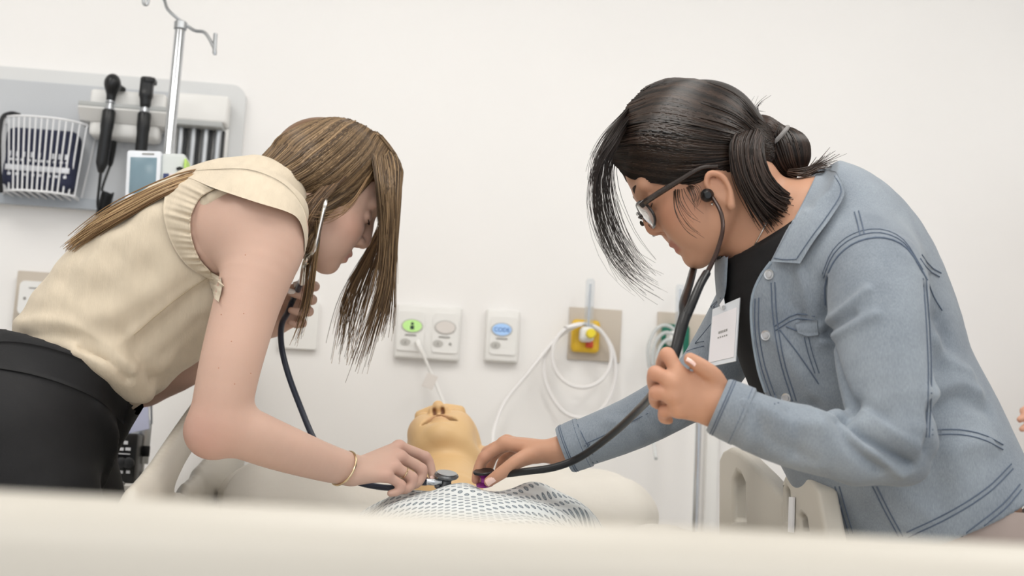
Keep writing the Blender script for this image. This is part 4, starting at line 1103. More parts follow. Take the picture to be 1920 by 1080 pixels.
def drape(Apx, Bpx, surfs, nu, nv, off, thick=0.003, wave=None, blur=3, hard=True):
    """cloth strip whose outline is given by photo points, laid at `off` metres in front of the surfaces under it"""
    def res(L_, n):
        L_ = spline(np.asarray(L_, float), 8) if len(L_) > 2 else np.asarray(L_, float)
        s_ = np.concatenate([[0], np.cumsum(np.linalg.norm(np.diff(L_, axis=0), axis=1))])
        return np.stack([np.interp(np.linspace(0, s_[-1], n), s_, L_[:, d]) for d in range(2)], 1)
    A = res(Apx, nu); B = res(Bpx, nu)
    T = np.full((nv, nu), np.nan); Rr = np.zeros((nv, nu, 3))
    for j in range(nv):
        for i in range(nu):
            q = A[i] + (B[i] - A[i]) * j / (nv - 1); d = ray(*q); Rr[j, i] = d
            for sf in surfs:
                loc, nor, idx, dist = sf.t.ray_cast(Vector(CAM), Vector(d))
                if loc is not None: T[j, i] = np.nanmin([T[j, i], dist])
    for i in range(nu):
        c_ = T[:, i]; ok = ~np.isnan(c_)
        if ok.any(): T[:, i] = np.interp(np.arange(nv), np.arange(nv)[ok], c_[ok])
    for j in range(nv):
        c_ = T[j]; ok = ~np.isnan(c_); T[j] = np.interp(np.arange(nu), np.arange(nu)[ok], c_[ok])
    T0 = T.copy()
    for _ in range(blur):
        Tp = np.pad(T, 1, mode='edge'); T = (Tp[1:-1, 1:-1] * 2 + Tp[:-2, 1:-1] + Tp[2:, 1:-1] + Tp[1:-1, :-2] + Tp[1:-1, 2:]) / 6
    if hard: T = np.minimum(T, T0)
    u_ = np.linspace(0, 1, nu)[None, :]; v_ = np.linspace(0, 1, nv)[:, None]
    T = T - off(u_, v_) - (wave(u_, v_) if wave else 0)
    P = CAM + Rr * T[..., None]
    g = lambda j, i: j * nu + i
    F_ = [(g(j, i), g(j, i + 1), g(j + 1, i + 1), g(j + 1, i)) for j in range(nv - 1) for i in range(nu - 1)]
    n0 = nu * nv; V = np.vstack([P.reshape(-1, 3), (P + Rr * thick).reshape(-1, 3)])
    rim = [g(0, i) for i in range(nu)] + [g(j, nu - 1) for j in range(1, nv)] + [g(nv - 1, i) for i in range(nu - 2, -1, -1)] + [g(j, 0) for j in range(nv - 2, 0, -1)]
    F_ = F_ + [tuple(n0 + k for k in q[::-1]) for q in F_] + [(rim[k], rim[(k + 1) % len(rim)], rim[(k + 1) % len(rim)] + n0, rim[k] + n0) for k in range(len(rim))]
    return V, F_
# ------------------------------------------------------------------ woman with long brown hair
mat('linen_beige', 'd0c2ac', 0.8, noise=0.04, nscale=30, bump=0.35, bscale=140, stretch=(3.0, 1.0, 0.7), sheen=0.1)
mat('seam_beige', 'bdad92', 0.8, noise=0.05)
mat('trouser_black', '18181a', 0.75, noise=0.1, nscale=30, bump=0.15, bscale=300)
mat('shoe_black', '1c1b1a', 0.4, noise=0.05)
YL = 2.15
def st(Y, rows, grow=0.0):
    pts, rad = [], []
    for b_, f_, rv in rows:
        A, B = at(*b_, Y), at(*f_, Y); pts.append((A + B) / 2); rad.append((np.linalg.norm(A - B) / 2 + grow, rv + grow))
    return pts, rad
ROWS = [((-150, 760), (215, 850), .165), ((12, 640), (262, 742), .133), ((75, 543), (312, 716), .133), ((150, 455), (390, 655), .138), ((235, 388), (458, 600), .146),
        ((330, 340), (520, 540), .152), ((415, 326), (556, 478), .142), ((478, 340), (556, 420), .085)]
AX = unit(at(540, 400, YL) - at(140, 690, YL)); UPL = unit(np.cross([0, 1.0, 0], AX))
hL = Head(*head_frame(at(600, 374, 2.165), [math.cos(.49) * math.cos(.2), math.cos(.49) * math.sin(.2), -math.sin(.49)]), 0.985)
S = SDF((-0.95, 1.80, 0.74), (0.02, 2.48, 1.62), 0.0027)
pts, rad = st(YL, ROWS[1:], -0.011)
S.tube(pts, rad, 0.02, up=UPL)
hL.sculpt(S, dict(ears=False, chin_u=-0.09, chin_f=0.072, nose_f=0.112, nose_u=-0.024))
S.tube([hL.p(-0.018, 0, 0.0), hL.p(-0.028, 0, -0.06), at(530, 405, 2.15), at(490, 425, 2.15)], [0.05, 0.049, 0.052, 0.06], 0.022)
# near (right) arm
S.ell(at(478, 440, 1.985), (0.072, 0.06, 0.072), 0.04)
S.ell(at(425, 425, 2.03), (0.075, 0.06, 0.075), 0.04)
S.tube(J((500, 428, 1.985), (492, 480, 1.965), (463, 570, 1.94), (433, 680, 1.92), (414, 770, 1.918), (402, 806, 1.922)), [.060, .0565, .0495, .0455, .043, .040], 0.025)
S.tube(J((398, 808, 1.922), (440, 806, 1.925), (520, 836, 1.955), (600, 864, 2.0), (655, 880, 2.03)), [(.0375, .0375), (.0395, .0395), (.0355, .036), (.028, .030), (.0225, .026)], 0.018, up=(0, 1, 0))
wr = at(668, 882, 2.035)
LH = dict(index=J((748, 838, 2.105), (797, 857, 2.125), (808, 880, 2.125), (812, 896, 2.12)),
          middle=J((750, 857, 2.08), (790, 880, 2.095), (785, 903, 2.092), (770, 912, 2.085)),
          ring=J((740, 876, 2.055), (773, 896, 2.065), (766, 915, 2.062), (750, 920, 2.058)),
          pinky=J((724, 892, 2.035), (752, 910, 2.045), (745, 922, 2.043), (732, 925, 2.04)))
hand(S, wr, LH, J((700, 885, 2.085), (735, 893, 2.125), (770, 896, 2.14), (797, 902, 2.135)), 0.97)
# far (left) arm and hand
S.tube(J((500, 440, 2.31), (420, 560, 2.34), (330, 660, 2.36), (272, 722, 2.36)), [.055, .046, .041, .037], 0.02)
S.tube(J((268, 722, 2.36), (330, 698, 2.35), (430, 645, 2.33), (515, 602, 2.315)), [.035, .036, .030, .023], 0.015)
LF = dict(index=J((578, 540, 2.335), (590, 537, 2.285), (572, 530, 2.258), (554, 535, 2.252)),
          middle=J((574, 560, 2.335), (585, 562, 2.28), (563, 554, 2.255), (545, 549, 2.25)),
          ring=J((567, 580, 2.335), (579, 584, 2.28), (561, 585, 2.255), (546, 582, 2.25)),
          pinky=J((557, 600, 2.33), (567, 606, 2.285), (555, 609, 2.265), (544, 605, 2.26)))
hand(S, at(520, 602, 2.32), LF, J((530, 580, 2.33), (533, 560, 2.32), (540, 548, 2.3), (548, 540, 2.285)), 0.92)
P, Q = S.mesh(3)
# armpit crease
bs = Surf(P, Q)
C = np.tile(np.array(lin('ccaa99')), (len(P), 1))
hL.tint(P, None, 'b98478', 'c99684', C)
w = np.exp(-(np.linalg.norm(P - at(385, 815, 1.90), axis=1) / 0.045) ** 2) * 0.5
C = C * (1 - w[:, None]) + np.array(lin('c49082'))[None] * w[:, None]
hp_ = np.concatenate([np.array(v)[:2] for v in LH.values()])
w = np.max([np.exp(-(np.linalg.norm(P - q, axis=1) / 0.018) ** 2) for q in hp_], 0) * 0.35
C = C * (1 - w[:, None]) + np.array(lin('c79083'))[None] * w[:, None]
womanL = mk('person', P, Q, MATS['skin_fair'], col=C)
tag(womanL, 'woman with long brown hair, beige blouse and black trousers bending over from the left', 'person', 'people')
LSURF = Surf(P, Q)
# moles on the arm
for (a, b) in ((434, 640), (457, 588), (470, 700), (415, 590), (540, 640), (410, 690), (440, 720), (460, 478)):
    q = LSURF.hit(a, b, 0.0); MB().lathe([(0.0011, -0.001), (0.0009, 0.0004), (0.0002, 0.0006)], q, -ray(a, b), 8).build('mole', MATS['lash_dark'] if False else mat('mole_brown', 'bd8a72', 0.6, noise=0.05) if 'mole_brown' not in MATS else MATS['mole_brown'], womanL)
nail(at(813, 899, 2.108), at(812, 896, 2.12) - at(806, 876, 2.125), -_fw + EX, 0.0085, 'nail_pink', womanL)
nail(at(547, 547, 2.243), at(545, 549, 2.25) - at(563, 554, 2.255), -_fw, 0.0085, 'nail_white', womanL)
nail(at(557, 532, 2.244), at(554, 535, 2.252) - at(572, 530, 2.258), -_fw, 0.0085, 'nail_white', womanL)
# brow and lashes (right side of her face)
for sg in (-1, 1):
    MB().tube([hL.p(0.094, 0.014 * sg, 0.036), hL.p(0.091, 0.028 * sg, 0.043), hL.p(0.08, 0.044 * sg, 0.039)], [0.0018, 0.0024, 0.0012], 6, sub=5).build('eyebrow', MATS['lash_dark'], womanL)
    MB().tube([hL.p(0.0895, 0.02 * sg, 0.007), hL.p(0.0925, 0.031 * sg, 0.004), hL.p(0.086, 0.043 * sg, 0.007)], [0.0008, 0.0014, 0.0007], 6, sub=5).build('eyelash', MATS['lash_dark'], womanL)
# blouse
S = SDF((-0.95, 1.88, 0.8), (-0.2, 2.44, 1.62), 0.004)
pts, rad = st(YL, ROWS[:], 0.0); rad[0] = (0.06, 0.06); rad[1] = (rad[1][0] - .012, rad[1][1] - .012)
S.tube(pts, rad, 0.02, up=UPL)
S.ell(at(470, 400, 2.02), (0.09, 0.075, 0.065), 0.03)
S.tube(J((150, 660, 2.02), (215, 690, 2.03), (256, 735, 2.08)), [.016, .022, .018], 0.02)
S.tube(J((236, 640, 2.03), (262, 690, 2.06), (268, 736, 2.1)), [.012, .02, .014], 0.025)
S.ell(at(464, 444, 1.93), (0.088, 0.10, 0.082), 0.012, op='s')
wc = at(137, 691, YL); NW = unit(np.cross([0, 1.0, 0], at(262, 742, YL) - at(12, 640, YL))); NW = NW if NW[2] > 0 else -NW
plane_cut(S, wc - NW * 0.05, -NW + np.array([0, -0.2, 0]))
P, Q = S.mesh(2); su = Surf(P, Q)
P = folds(P, Q, su, [([(30, 606), (110, 602), (190, 640), (250, 690)], 0.012, 0.006), ([(40, 630), (130, 630), (200, 668)], 0.010, -0.006),
                     ([(230, 625), (262, 668), (290, 712)], 0.013, -0.010), ([(150, 648), (200, 672), (240, 712)], 0.008, -0.008),
                     ([(412, 505), (335, 556), (250, 626)], 0.008, 0.003), ([(405, 525), (340, 580), (270, 640)], 0.018, -0.005),
                     ([(390, 570), (330, 640), (300, 690)], 0.02, 0.007), ([(370, 600), (310, 660)], 0.014, -0.006),
                     ([(320, 470), (240, 520), (150, 560)], 0.02, -0.004), ([(310, 400), (230, 440), (150, 500)], 0.02, 0.004),
                     ([(260, 380), (200, 440), (120, 520)], 0.018, -0.003), ([(330, 520), (250, 570), (170, 600)], 0.016, 0.004)])
N = vnormals(P, Q)
P = P + N * (0.0022 * np.sin(P[:, 0] * 70 + 40 * P[:, 2]) * np.sin(P[:, 2] * 55 - 30 * P[:, 0] + 1.2 * np.sin(40 * P[:, 1])))[:, None]
blouse = mk('blouse', P, Q, MATS['linen_beige'], womanL); tag(blouse, 'sleeveless beige linen blouse')
BSURF = Surf(P, Q)
stitch(BSURF, [(414, 506), (370, 532), (320, 568), (250, 628)], blouse, 'seam_beige', 0.0008)
# shoulder flange and gathered armhole edge
SF = [BSURF, LSURF]
A = [(332, 330), (352, 322), (400, 317), (470, 318), (530, 343), (566, 384), (577, 430), (577, 470), (571, 518)]
B = [(338, 336), (356, 334), (402, 353), (480, 379), (538, 397), (560, 412), (570, 440), (571, 475), (566, 518)]
V_, F_ = drape(A, B, SF, 70, 10, lambda u, v: 0.004 + (0.020 * np.sin(math.pi * np.clip(u * 1.25, 0, 1)) ** 0.7 + 0.003) * v, 0.0022, blur=8)
mk('shoulder_flange', V_, F_, MATS['linen_beige'], blouse)
A = [(348, 326), (318, 342), (306, 395), (320, 452), (348, 495), (385, 520), (414, 531)]
B = [(400, 354), (374, 371), (357, 406), (358, 446), (372, 484), (392, 508), (420, 538)]
V_, F_ = drape(A, B, SF, 150, 12, lambda u, v: 0.003 + 0.010 * np.sin(math.pi * (0.12 + 0.75 * v)), 0.003,
               lambda u, v: (0.0030 * np.sin(u * 62 + 2.2 * np.sin(u * 17)) + 0.0016 * np.sin(u * 131 + 1.3)) * np.clip(0.1 + 1.1 * v, 0, 1), blur=6)
mk('gathered_edge', V_, F_, MATS['linen_beige'], blouse)
ed = [V_[11 * 150 + i] for i in range(0, 150, 2)]
MB().tube(np.array(ed), 0.0014, 6).build('armhole_binding', MATS['linen_beige'], blouse)
A = [(386, 505), (392, 530), (402, 560)]; B = [(414, 520), (416, 540), (410, 566)]
V_, F_ = drape(A, B, SF, 30, 6, lambda u, v: 0.003 + 0.006 * v, 0.003, lambda u, v: 0.003 * np.sin(u * 14) * v)
mk('gathered_edge', V_, F_, MATS['linen_beige'], blouse)
# trousers
S = SDF((-1.12, 1.85, 0.0), (-0.5, 2.45, 1.2), 0.0075)
hipc = at(32, 805, YL)
pl = [at(*ROWS[2][0], YL) * .5 + at(*ROWS[2][1], YL) * .5, wc, hipc]
S.tube(pl, [(0.130, 0.147), (0.129, 0.147), (0.158, 0.175)], 0.02, up=UPL)
for dy in (-0.085, 0.085):
    S.tube([hipc + [0.0, dy, -0.02], hipc + [0.075, dy, -0.2], hipc + [0.06, dy, -0.5], hipc + [0.03, dy, -hipc[2] + 0.1]], [0.125, 0.105, 0.08, 0.075], 0.03)
plane_cut(S, wc, NW + np.array([0, 0.2, 0]))
plane_cut(S, np.array([0, 0, 0.07]), (0, 0, -1))
P, Q = S.mesh(2); su = Surf(P, Q)
P = folds(P, Q, su, [([(205, 740), (232, 790), (215, 860)], 0.014, -0.012), ([(190, 760), (215, 830), (190, 900)], 0.014, 0.010)])
tr = mk('trousers', P, Q, MATS['trouser_black'], womanL); tag(tr, 'black high-waisted trousers')
TS = Surf(P, Q)
A = [(-30, 644), (10, 640), (70, 647), (140, 668), (200, 700), (246, 742)]; B = [(-40, 690), (-8, 690), (60, 702), (130, 724), (190, 754), (232, 797)]
V_, F_ = drape(A, B, [TS], 60, 8, lambda u, v: 0.0035 + 0 * u * v, 0.003, blur=4); mk('waistband', V_, F_, MATS['trouser_black'], tr)
for dy in (-0.085, 0.085):
    S = SDF(hipc * [1, 1, 0] + [-0.08, dy - 0.07, 0], hipc * [1, 1, 0] + [0.26, dy + 0.07, 0.13], 0.005)
    b0 = hipc * [1, 1, 0] + [0, dy, 0]
    S.tube([b0 + [-0.02, 0, 0.045], b0 + [0.06, 0, 0.042], b0 + [0.17, 0, 0.034]], [(0.045, 0.038), (0.04, 0.042), (0.03, 0.04)], 0.02, up=(0, 0, 1))
    S.tube([b0 + [0.02, 0, 0.06], b0 + [0.015, 0, 0.1]], [0.042, 0.045], 0.02); plane_cut(S, (0, 0, 0.004), (0, 0, -1))
    P, Q = S.mesh(2); mk('shoe', P, Q, MATS['shoe_black'], womanL)
# hair: shell plus locks
CL, RL = (-0.014, 0, 0.05), np.array([0.106, 0.083, 0.093])
S = SDF(hL.c - 0.2, hL.c + 0.2, 0.003)
S.ell(hL.p(*CL), RL - 0.004, 0.01, hL.R)
S.ell(hL.p(-0.05, 0, -0.02), (0.05, 0.055, 0.06), 0.02, hL.R)
S.ell(hL.p(0.085, 0, -0.03), (0.07, 0.12, 0.085), 0.01, hL.R, 's')
S.ell(hL.p(0.09, 0, 0.035), (0.034, 0.065, 0.033), 0.01, hL.R, 's')
S.ell(hL.p(0.02, 0, -0.075), (0.06, 0.06, 0.05), 0.01, hL.R, 's')
P, Q = S.mesh(2)
HSL = Surf(P, Q)
hair = mk('hair', P, Q, MATS['hair_brown'], womanL, col=np.tile(np.array(lin('6f5138')), (len(P), 1)))
tag(hair, 'long straight brown hair')
def e_(px, py, off=0.0): return on_ell(hL, CL, RL, px, py, off)
side = [[e_(590, 229), e_(545, 246), e_(510, 274), at(480, 305, 2.12), at(440, 322, 2.1)],
        [e_(630, 222), e_(580, 240), e_(535, 272), at(498, 310, 2.1), at(455, 326, 2.09)],
        [e_(655, 225), e_(610, 252), e_(560, 292), at(510, 325, 2.075), at(470, 335, 2.07)],
        [e_(680, 235), e_(640, 272), e_(585, 318), at(525, 348, 2.06), at(485, 348, 2.06)],
        [e_(700, 248), e_(662, 295), e_(605, 342), e_(550, 368, .004), at(505, 362, 2.06)],
        [e_(714, 262), e_(680, 312), e_(628, 360), at(580, 388, 2.072), at(530, 388, 2.06)],
        [e_(724, 276), e_(695, 325), e_(650, 368), at(605, 396, 2.066), at(560, 404, 2.06), at(535, 398, 2.07)]]
PL = [(hL.p(*CL), hL.R, RL)]
HC0, HC1 = '4b3a2a', 'b0926e'
parts = [strands(side, 2000, 0.0012, 0.0014, 1, HC0, HC1, wave=0.0008, clump=0.03, push=PL, cling=(HSL, 0.03))]
parts.append(strands([mirror(hL, np.array(g)) for g in side], 700, 0.0016, 0.0015, 2, HC0, HC1, wave=0.0008, push=PL))
low = [side[-1], [e_(728, 284), e_(702, 325), e_(660, 372), e_(612, 408, .006), at(580, 430, 2.06), at(560, 455, 2.07)],
       [e_(716, 300), e_(690, 338), e_(640, 386, .004), e_(606, 420, .006), at(588, 455, 2.06), at(574, 500, 2.07)]]
parts.append(strands(low, 420, 0.0011, 0.0016, 11, HC0, 'b2926a', wave=0.001, push=PL))
def bh(px, py, o=0.006): return BSURF.hit(px, py, o)
back = [[at(520, 330, 2.10), at(470, 318, 2.10), at(420, 318, 2.10), bh(345, 336), bh(250, 379), bh(185, 421), bh(128, 472)],
        [at(520, 335, 2.08), at(470, 322, 2.08), at(420, 322, 2.07), bh(338, 346), bh(250, 390), bh(185, 429), bh(130, 474)],
        [at(520, 340, 2.05), at(470, 326, 2.05), at(420, 328, 2.04), bh(330, 360), bh(255, 402), bh(195, 436), bh(150, 464)]]
parts.append(strands(back, 560, 0.0012, 0.0018, 3, '7a5c3e', 'd2b285', tipjit=0.004, wave=0.001))
parts.append(strands([[q + np.array([0, 0.12 + 0.1 * (j / 5), 0.01]) for j, q in enumerate(back[0])], back[0]], 160, 0.0016, 0.003, 13, '6f5236', 'b08e62', tipjit=0.004))
front = [[e_(690, 244), e_(714, 290), at(722, 345, 2.10), at(722, 420, 2.12), at(716, 520, 2.14), at(694, 600, 2.15), at(660, 695, 2.15)],
         [e_(700, 248), e_(730, 288), at(733, 350, 2.11), at(729, 440, 2.13), at(720, 530, 2.14), at(700, 600, 2.15), at(672, 690, 2.15)],
         [e_(705, 250), e_(742, 294), at(742, 370, 2.14), at(736, 450, 2.15), at(729, 540, 2.15), at(714, 600, 2.15), at(696, 660, 2.15)],
         [e_(712, 256), e_(748, 302), at(751, 345, 2.17), at(743, 430, 2.17), at(733, 520, 2.17), at(731, 570, 2.17), at(722, 620, 2.17)],
         [e_(718, 262), e_(752, 312), at(750, 345, 2.2), at(735, 430, 2.2), at(722, 500, 2.2), at(705, 590, 2.2), at(690, 640, 2.2)]]
parts.append(strands(front, 400, 0.0010, 0.0018, 4, HC0, HC1, tipjit=0.009, wave=0.0012, short=0.38, push=PL))
fill = [[e_(680, 242), e_(698, 290), at(704, 335, 2.09), at(710, 390, 2.10), at(712, 460, 2.12), at(700, 540, 2.14)], [e_(690, 245), e_(712, 290), at(718, 345, 2.10), at(722, 410, 2.12), at(718, 490, 2.14), at(704, 580, 2.15)], [e_(700, 248), e_(724, 290), at(728, 345, 2.10), at(728, 420, 2.12), at(722, 500, 2.14), at(706, 590, 2.15)], [e_(705, 250), e_(736, 296), at(738, 350, 2.12), at(736, 430, 2.14), at(728, 510, 2.15), at(715, 600, 2.15)]]
parts.append(strands(fill, 300, 0.0010, 0.0016, 17, HC0, HC1, tipjit=0.006, wave=0.001, short=0.4, push=PL))
far = [J((742, 320, 2.23), (735, 400, 2.24), (700, 470, 2.25), (672, 540, 2.25), (655, 600, 2.25), (640, 690, 2.25)),
       J((735, 320, 2.25), (720, 400, 2.26), (690, 470, 2.26), (650, 540, 2.27), (636, 600, 2.27), (630, 670, 2.27)),
       J((745, 320, 2.22), (738, 410, 2.23), (712, 490, 2.23), (694, 560, 2.23), (670, 630, 2.23), (645, 700, 2.23))]
parts.append(strands(far, 170, 0.0009, 0.0022, 5, HC0, HC1, tipjit=0.010, wave=0.0012, short=0.4))
ear0 = [[e_(650, 330), at(608, 376, 2.07), at(586, 416, 2.055), at(570, 455, 2.055), at(560, 500, 2.06)], [e_(630, 345, .004), at(596, 385, 2.062), at(574, 420, 2.055), at(562, 455, 2.06), at(552, 490, 2.06)], [e_(605, 352, .004), at(578, 385, 2.062), at(560, 415, 2.06), at(552, 445, 2.06), at(548, 480, 2.06)]]
parts.append(strands(ear0, 420, 0.0011, 0.0018, 16, '4a3726', '96785a', wave=0.001, push=PL))
ear = [J((585, 405, 2.075), (592, 450, 2.07), (583, 510, 2.07), (572, 580, 2.08), (562, 640, 2.09)),
       J((600, 410, 2.07), (598, 450, 2.06), (590, 510, 2.07), (580, 570, 2.08), (548, 660, 2.09)),
       J((575, 400, 2.08), (580, 440, 2.075), (574, 490, 2.08), (568, 560, 2.09), (556, 610, 2.1))]
parts.append(strands(ear, 75, 0.0009, 0.0022, 6, HC0, 'b2926a', tipjit=0.004, wave=0.001, short=0.5))
fly = [[e_(700, 320, .004), at(660, 380, 2.065), at(610, 402, 2.06), at(560, 410, 2.06)], [e_(690, 335, .006), at(650, 395, 2.065), at(600, 415, 2.06), at(545, 400, 2.06)]]
parts.append(strands(fly, 20, 0.0005, 0.002, 7, '6f5236', 'b2926a', tipjit=0.01, wave=0.001, push=PL))
V_, F_, C = merge(parts)
o = mk('hair_locks', V_, F_, MATS['hair_brown'], hair, col=C); o['kind'] = 'stuff'
# bracelet and rings
c = at(644, 878, 2.025); ax = unit(at(668, 882, 2.035) - at(600, 864, 2.0)); a_ = unit(np.cross(ax, [0, 1, 0])); b_ = np.cross(ax, a_)
pts = [c + a_ * 0.0275 * math.cos(t) + b_ * 0.031 * math.sin(t) + ax * 0.006 * math.cos(t) for t in np.linspace(0, 2 * math.pi, 40)]
br_ = thing('bracelet', c, 'thin pale gold bracelet on the wrist of the beige-bloused woman', 'bracelet')
MB().tube(pts, 0.0019, 8).build('band', MATS['gold_pale'], br_)
for t in (0.9, 1.1, 1.3):
    q = c + a_ * 0.028 * math.cos(t + .4) * 1 + b_ * 0.0315 * math.sin(t + .4) * -1 + ax * 0.006 * math.cos(t)
    MB().lathe([(0.0005, -0.003), (0.003, -0.0015), (0.003, 0.0015), (0.0005, 0.003)], q, ax, 10).build('bead', MATS['silver'], br_)
def finger_ring(a, b, f, r, label, m='gold_pale'):
    c = a * (1 - f) + b * f; ax = unit(b - a); u_ = unit(np.cross(ax, [0.2, 0.3, 1])); w_ = np.cross(ax, u_)
    o = MB().tube([c + (u_ * math.cos(t) + w_ * math.sin(t)) * r for t in np.linspace(0, 2 * math.pi, 28)], 0.0011, 8).build('finger_ring', MATS[m])
    return tag(o, label, 'ring')
finger_ring(LH['ring'][0], LH['ring'][1], 0.55, 0.0098, 'thin gold ring on the hand pressing the silver chestpiece')
finger_ring(LF['ring'][0], LF['ring'][1], 0.8, 0.0092, 'gold ring on the raised hand holding the dark tube', 'gold_pale')
# her stethoscope
cp = at(832, 902, 2.11)
t = thing('stethoscope', cp, 'silver stethoscope with dark navy tube used by the long-haired woman', 'stethoscope')
nb = unit([0.06, -0.28, 1.0])
cpp = MB().lathe([(0.012, -0.014), (0.0175, -0.0125), (0.018, -0.009), (0.010, -0.008), (0.009, 0.0), (0.012, 0.003), (0.0185, 0.006), (0.020, 0.009), (0.0185, 0.0115), (0.006, 0.0125), (0.0003, 0.0125)], at(836, 901, 2.11), nb, 28).build('chestpiece', MATS['steth_grey'], t)
MB().lathe([(0.0165, 0), (0.0165, 0.0012), (0.0002, 0.0012)], at(836, 901, 2.11) + nb * 0.0122, nb, 24).build('diaphragm', MATS['brushed_steel'], cpp)
MB().tube(J((826, 903, 2.105), (812, 904, 2.1), (800, 903, 2.1)), [0.006, 0.0055, 0.0055], 12).build('stem', MATS['chrome'], cpp)
MB().tube(J((802, 903, 2.1), (785, 905, 2.105), (765, 912, 2.13), (720, 914, 2.16), (660, 900, 2.18), (615, 862, 2.18), (588, 822, 2.19), (562, 760, 2.2), (540, 700, 2.2), (528, 650, 2.21), (528, 610, 2.235), (540, 585, 2.275), (548, 565, 2.29), (558, 545, 2.25), (566, 525, 2.2)), 0.0052, 12, sub=5).build('tube', MATS['steth_navy'], t)
MB().tube(J((566, 530, 2.16), (572, 498, 2.08), (577, 478, 2.06)), [.0055, .0055, .004], 10, sub=4).build('spring', MATS['silver'], t)
MB().tube(J((577, 482, 2.06), (590, 466, 2.042), (600, 425, 2.040), (610, 382, 2.045), (612, 372, 2.07), (612, 370, 2.1)), [.0034, .0034, .0034, .0034, .003, .003], 10, sub=6).build('ear_tube', MATS['silver'], t)
MB().tube(J((566, 524, 2.2), (576, 478, 2.26), (590, 440, 2.275), (600, 400, 2.262)), [.004, .0032, .003, .003], 10, sub=6).build('ear_tube', MATS['silver'], t)
# ------------------------------------------------------------------ woman in the denim jacket
def denim(name, c0, c1, scale=(1, 1, 1)):
    m = mat(name, c0, 0.85, sheen=0.15); nt = m.node_tree; n = nt.nodes; l = nt.links; b = n['Principled BSDF']
    tc = n.new('ShaderNodeTexCoord')
    n1 = n.new('ShaderNodeTexNoise'); n1.inputs['Scale'].default_value = 7; n1.inputs['Detail'].default_value = 6
    n2 = n.new('ShaderNodeTexNoise'); n2.inputs['Scale'].default_value = 800; n2.inputs['Detail'].default_value = 2
    mp = n.new('ShaderNodeMapping'); mp.inputs['Scale'].default_value = (1, 1, 0.22); l.new(tc.outputs['Object'], mp.inputs['Vector'])
    l.new(tc.outputs['Object'], n1.inputs['Vector']); l.new(mp.outputs[0], n2.inputs['Vector'])
    ad = n.new('ShaderNodeMath'); ad.operation = 'MULTIPLY_ADD'; ad.inputs[1].default_value = 0.45
    l.new(n2.outputs[0], ad.inputs[0]); l.new(n1.outputs[0], ad.inputs[2])
    r = n.new('ShaderNodeValToRGB'); r.color_ramp.elements[0].position = 0.46; r.color_ramp.elements[0].color = lin(c0)
    r.color_ramp.elements[1].position = 0.98; r.color_ramp.elements[1].color = lin(c1)
    l.new(ad.outputs[0], r.inputs[0]); l.new(r.outputs[0], b.inputs['Base Color'])
    bp = n.new('ShaderNodeBump'); bp.inputs['Strength'].default_value = 0.3; bp.inputs['Distance'].default_value = 0.001
    l.new(n2.outputs[0], bp.inputs['Height']); l.new(bp.outputs[0], b.inputs['Normal'])
    return m
denim('denim_light', '6a737e', '9ca5ae')
mat('denim_thread', '5a6678', 0.8, noise=0.08, nscale=60)
mat('denim_edge', '93a0ac', 0.85, noise=0.1, nscale=60)
mat('shirt_black', '121113', 0.85, noise=0.1, nscale=40, bump=0.1, bscale=300)
mat('trouser_taupe', 'a3958f', 0.8, noise=0.05, nscale=25)
mat('button_silver', 'c9cbce', 0.35, metal=0.8, noise=0.1, nscale=120)
mat('glasses_dark', '2c2320', 0.25, noise=0.2, nscale=60, coat=0.4)
mat('lens_clear', 'f4f6f8', 0.03, trans=0.95, ior=1.05, noise=0.01)
mat('tie_grey', '8d8a88', 0.7, noise=0.15, nscale=200)
mat('badge_card', 'eeeaec', 0.35, noise=0.01)
mat('badge_sleeve', 'dfe2e6', 0.15, noise=0.01, coat=0.5)
YR = 1.80
ty = math.radians(20); FT = np.array([-math.cos(ty), -math.sin(ty), 0]); LT = np.array([math.sin(ty), -math.cos(ty), 0])
RR = [((1960, 985), (1640, 1080), .165), ((1908, 905), (1572, 1000), .168), ((1862, 790), (1512, 880), .160), ((1815, 690), (1448, 760), .155), ((1788, 590), (1396, 655), .158),
      ((1738, 490), (1378, 560), .158), ((1650, 410), (1398, 492), .145), ((1570, 362), (1440, 440), .085)]
RR = [(b_, (f_[0] - 26, f_[1] + 4), v_) for b_, f_, v_ in RR]
hR = Head(*head_frame(at(1318, 334, 1.80), [-math.cos(.68) * math.cos(.2), math.cos(.68) * math.sin(.2), -math.sin(.68)]), 1.0)
def torsoR(S, rows, grow, k=0.02):
    pts, rad = st(YR, rows, grow); S.tube(pts, rad, k, up=FT)
NEAR = J((1640, 520, 1.625), (1648, 600, 1.59), (1660, 710, 1.57), (1680, 830, 1.565)); NFORE = J((1688, 842, 1.565), (1570, 832, 1.555), (1450, 806, 1.555), (1335, 755, 1.572))
FARA = J((1440, 520, 1.96), (1375, 630, 1.99), (1312, 725, 2.01)); FFORE = J((1312, 725, 2.01), (1190, 792, 2.03), (1052, 846, 2.058))
S = SDF((-0.22, 1.47, 0.86), (0.80, 2.24, 1.46), 0.0027)
torsoR(S, RR[1:], -0.026)
hR.lip_u = -0.055
hR.sculpt(S, dict(ears=False, chin_u=-0.09, chin_f=0.078, nose_f=0.110, nose_u=-0.02, cheek=1.12, lip_u=-0.055))
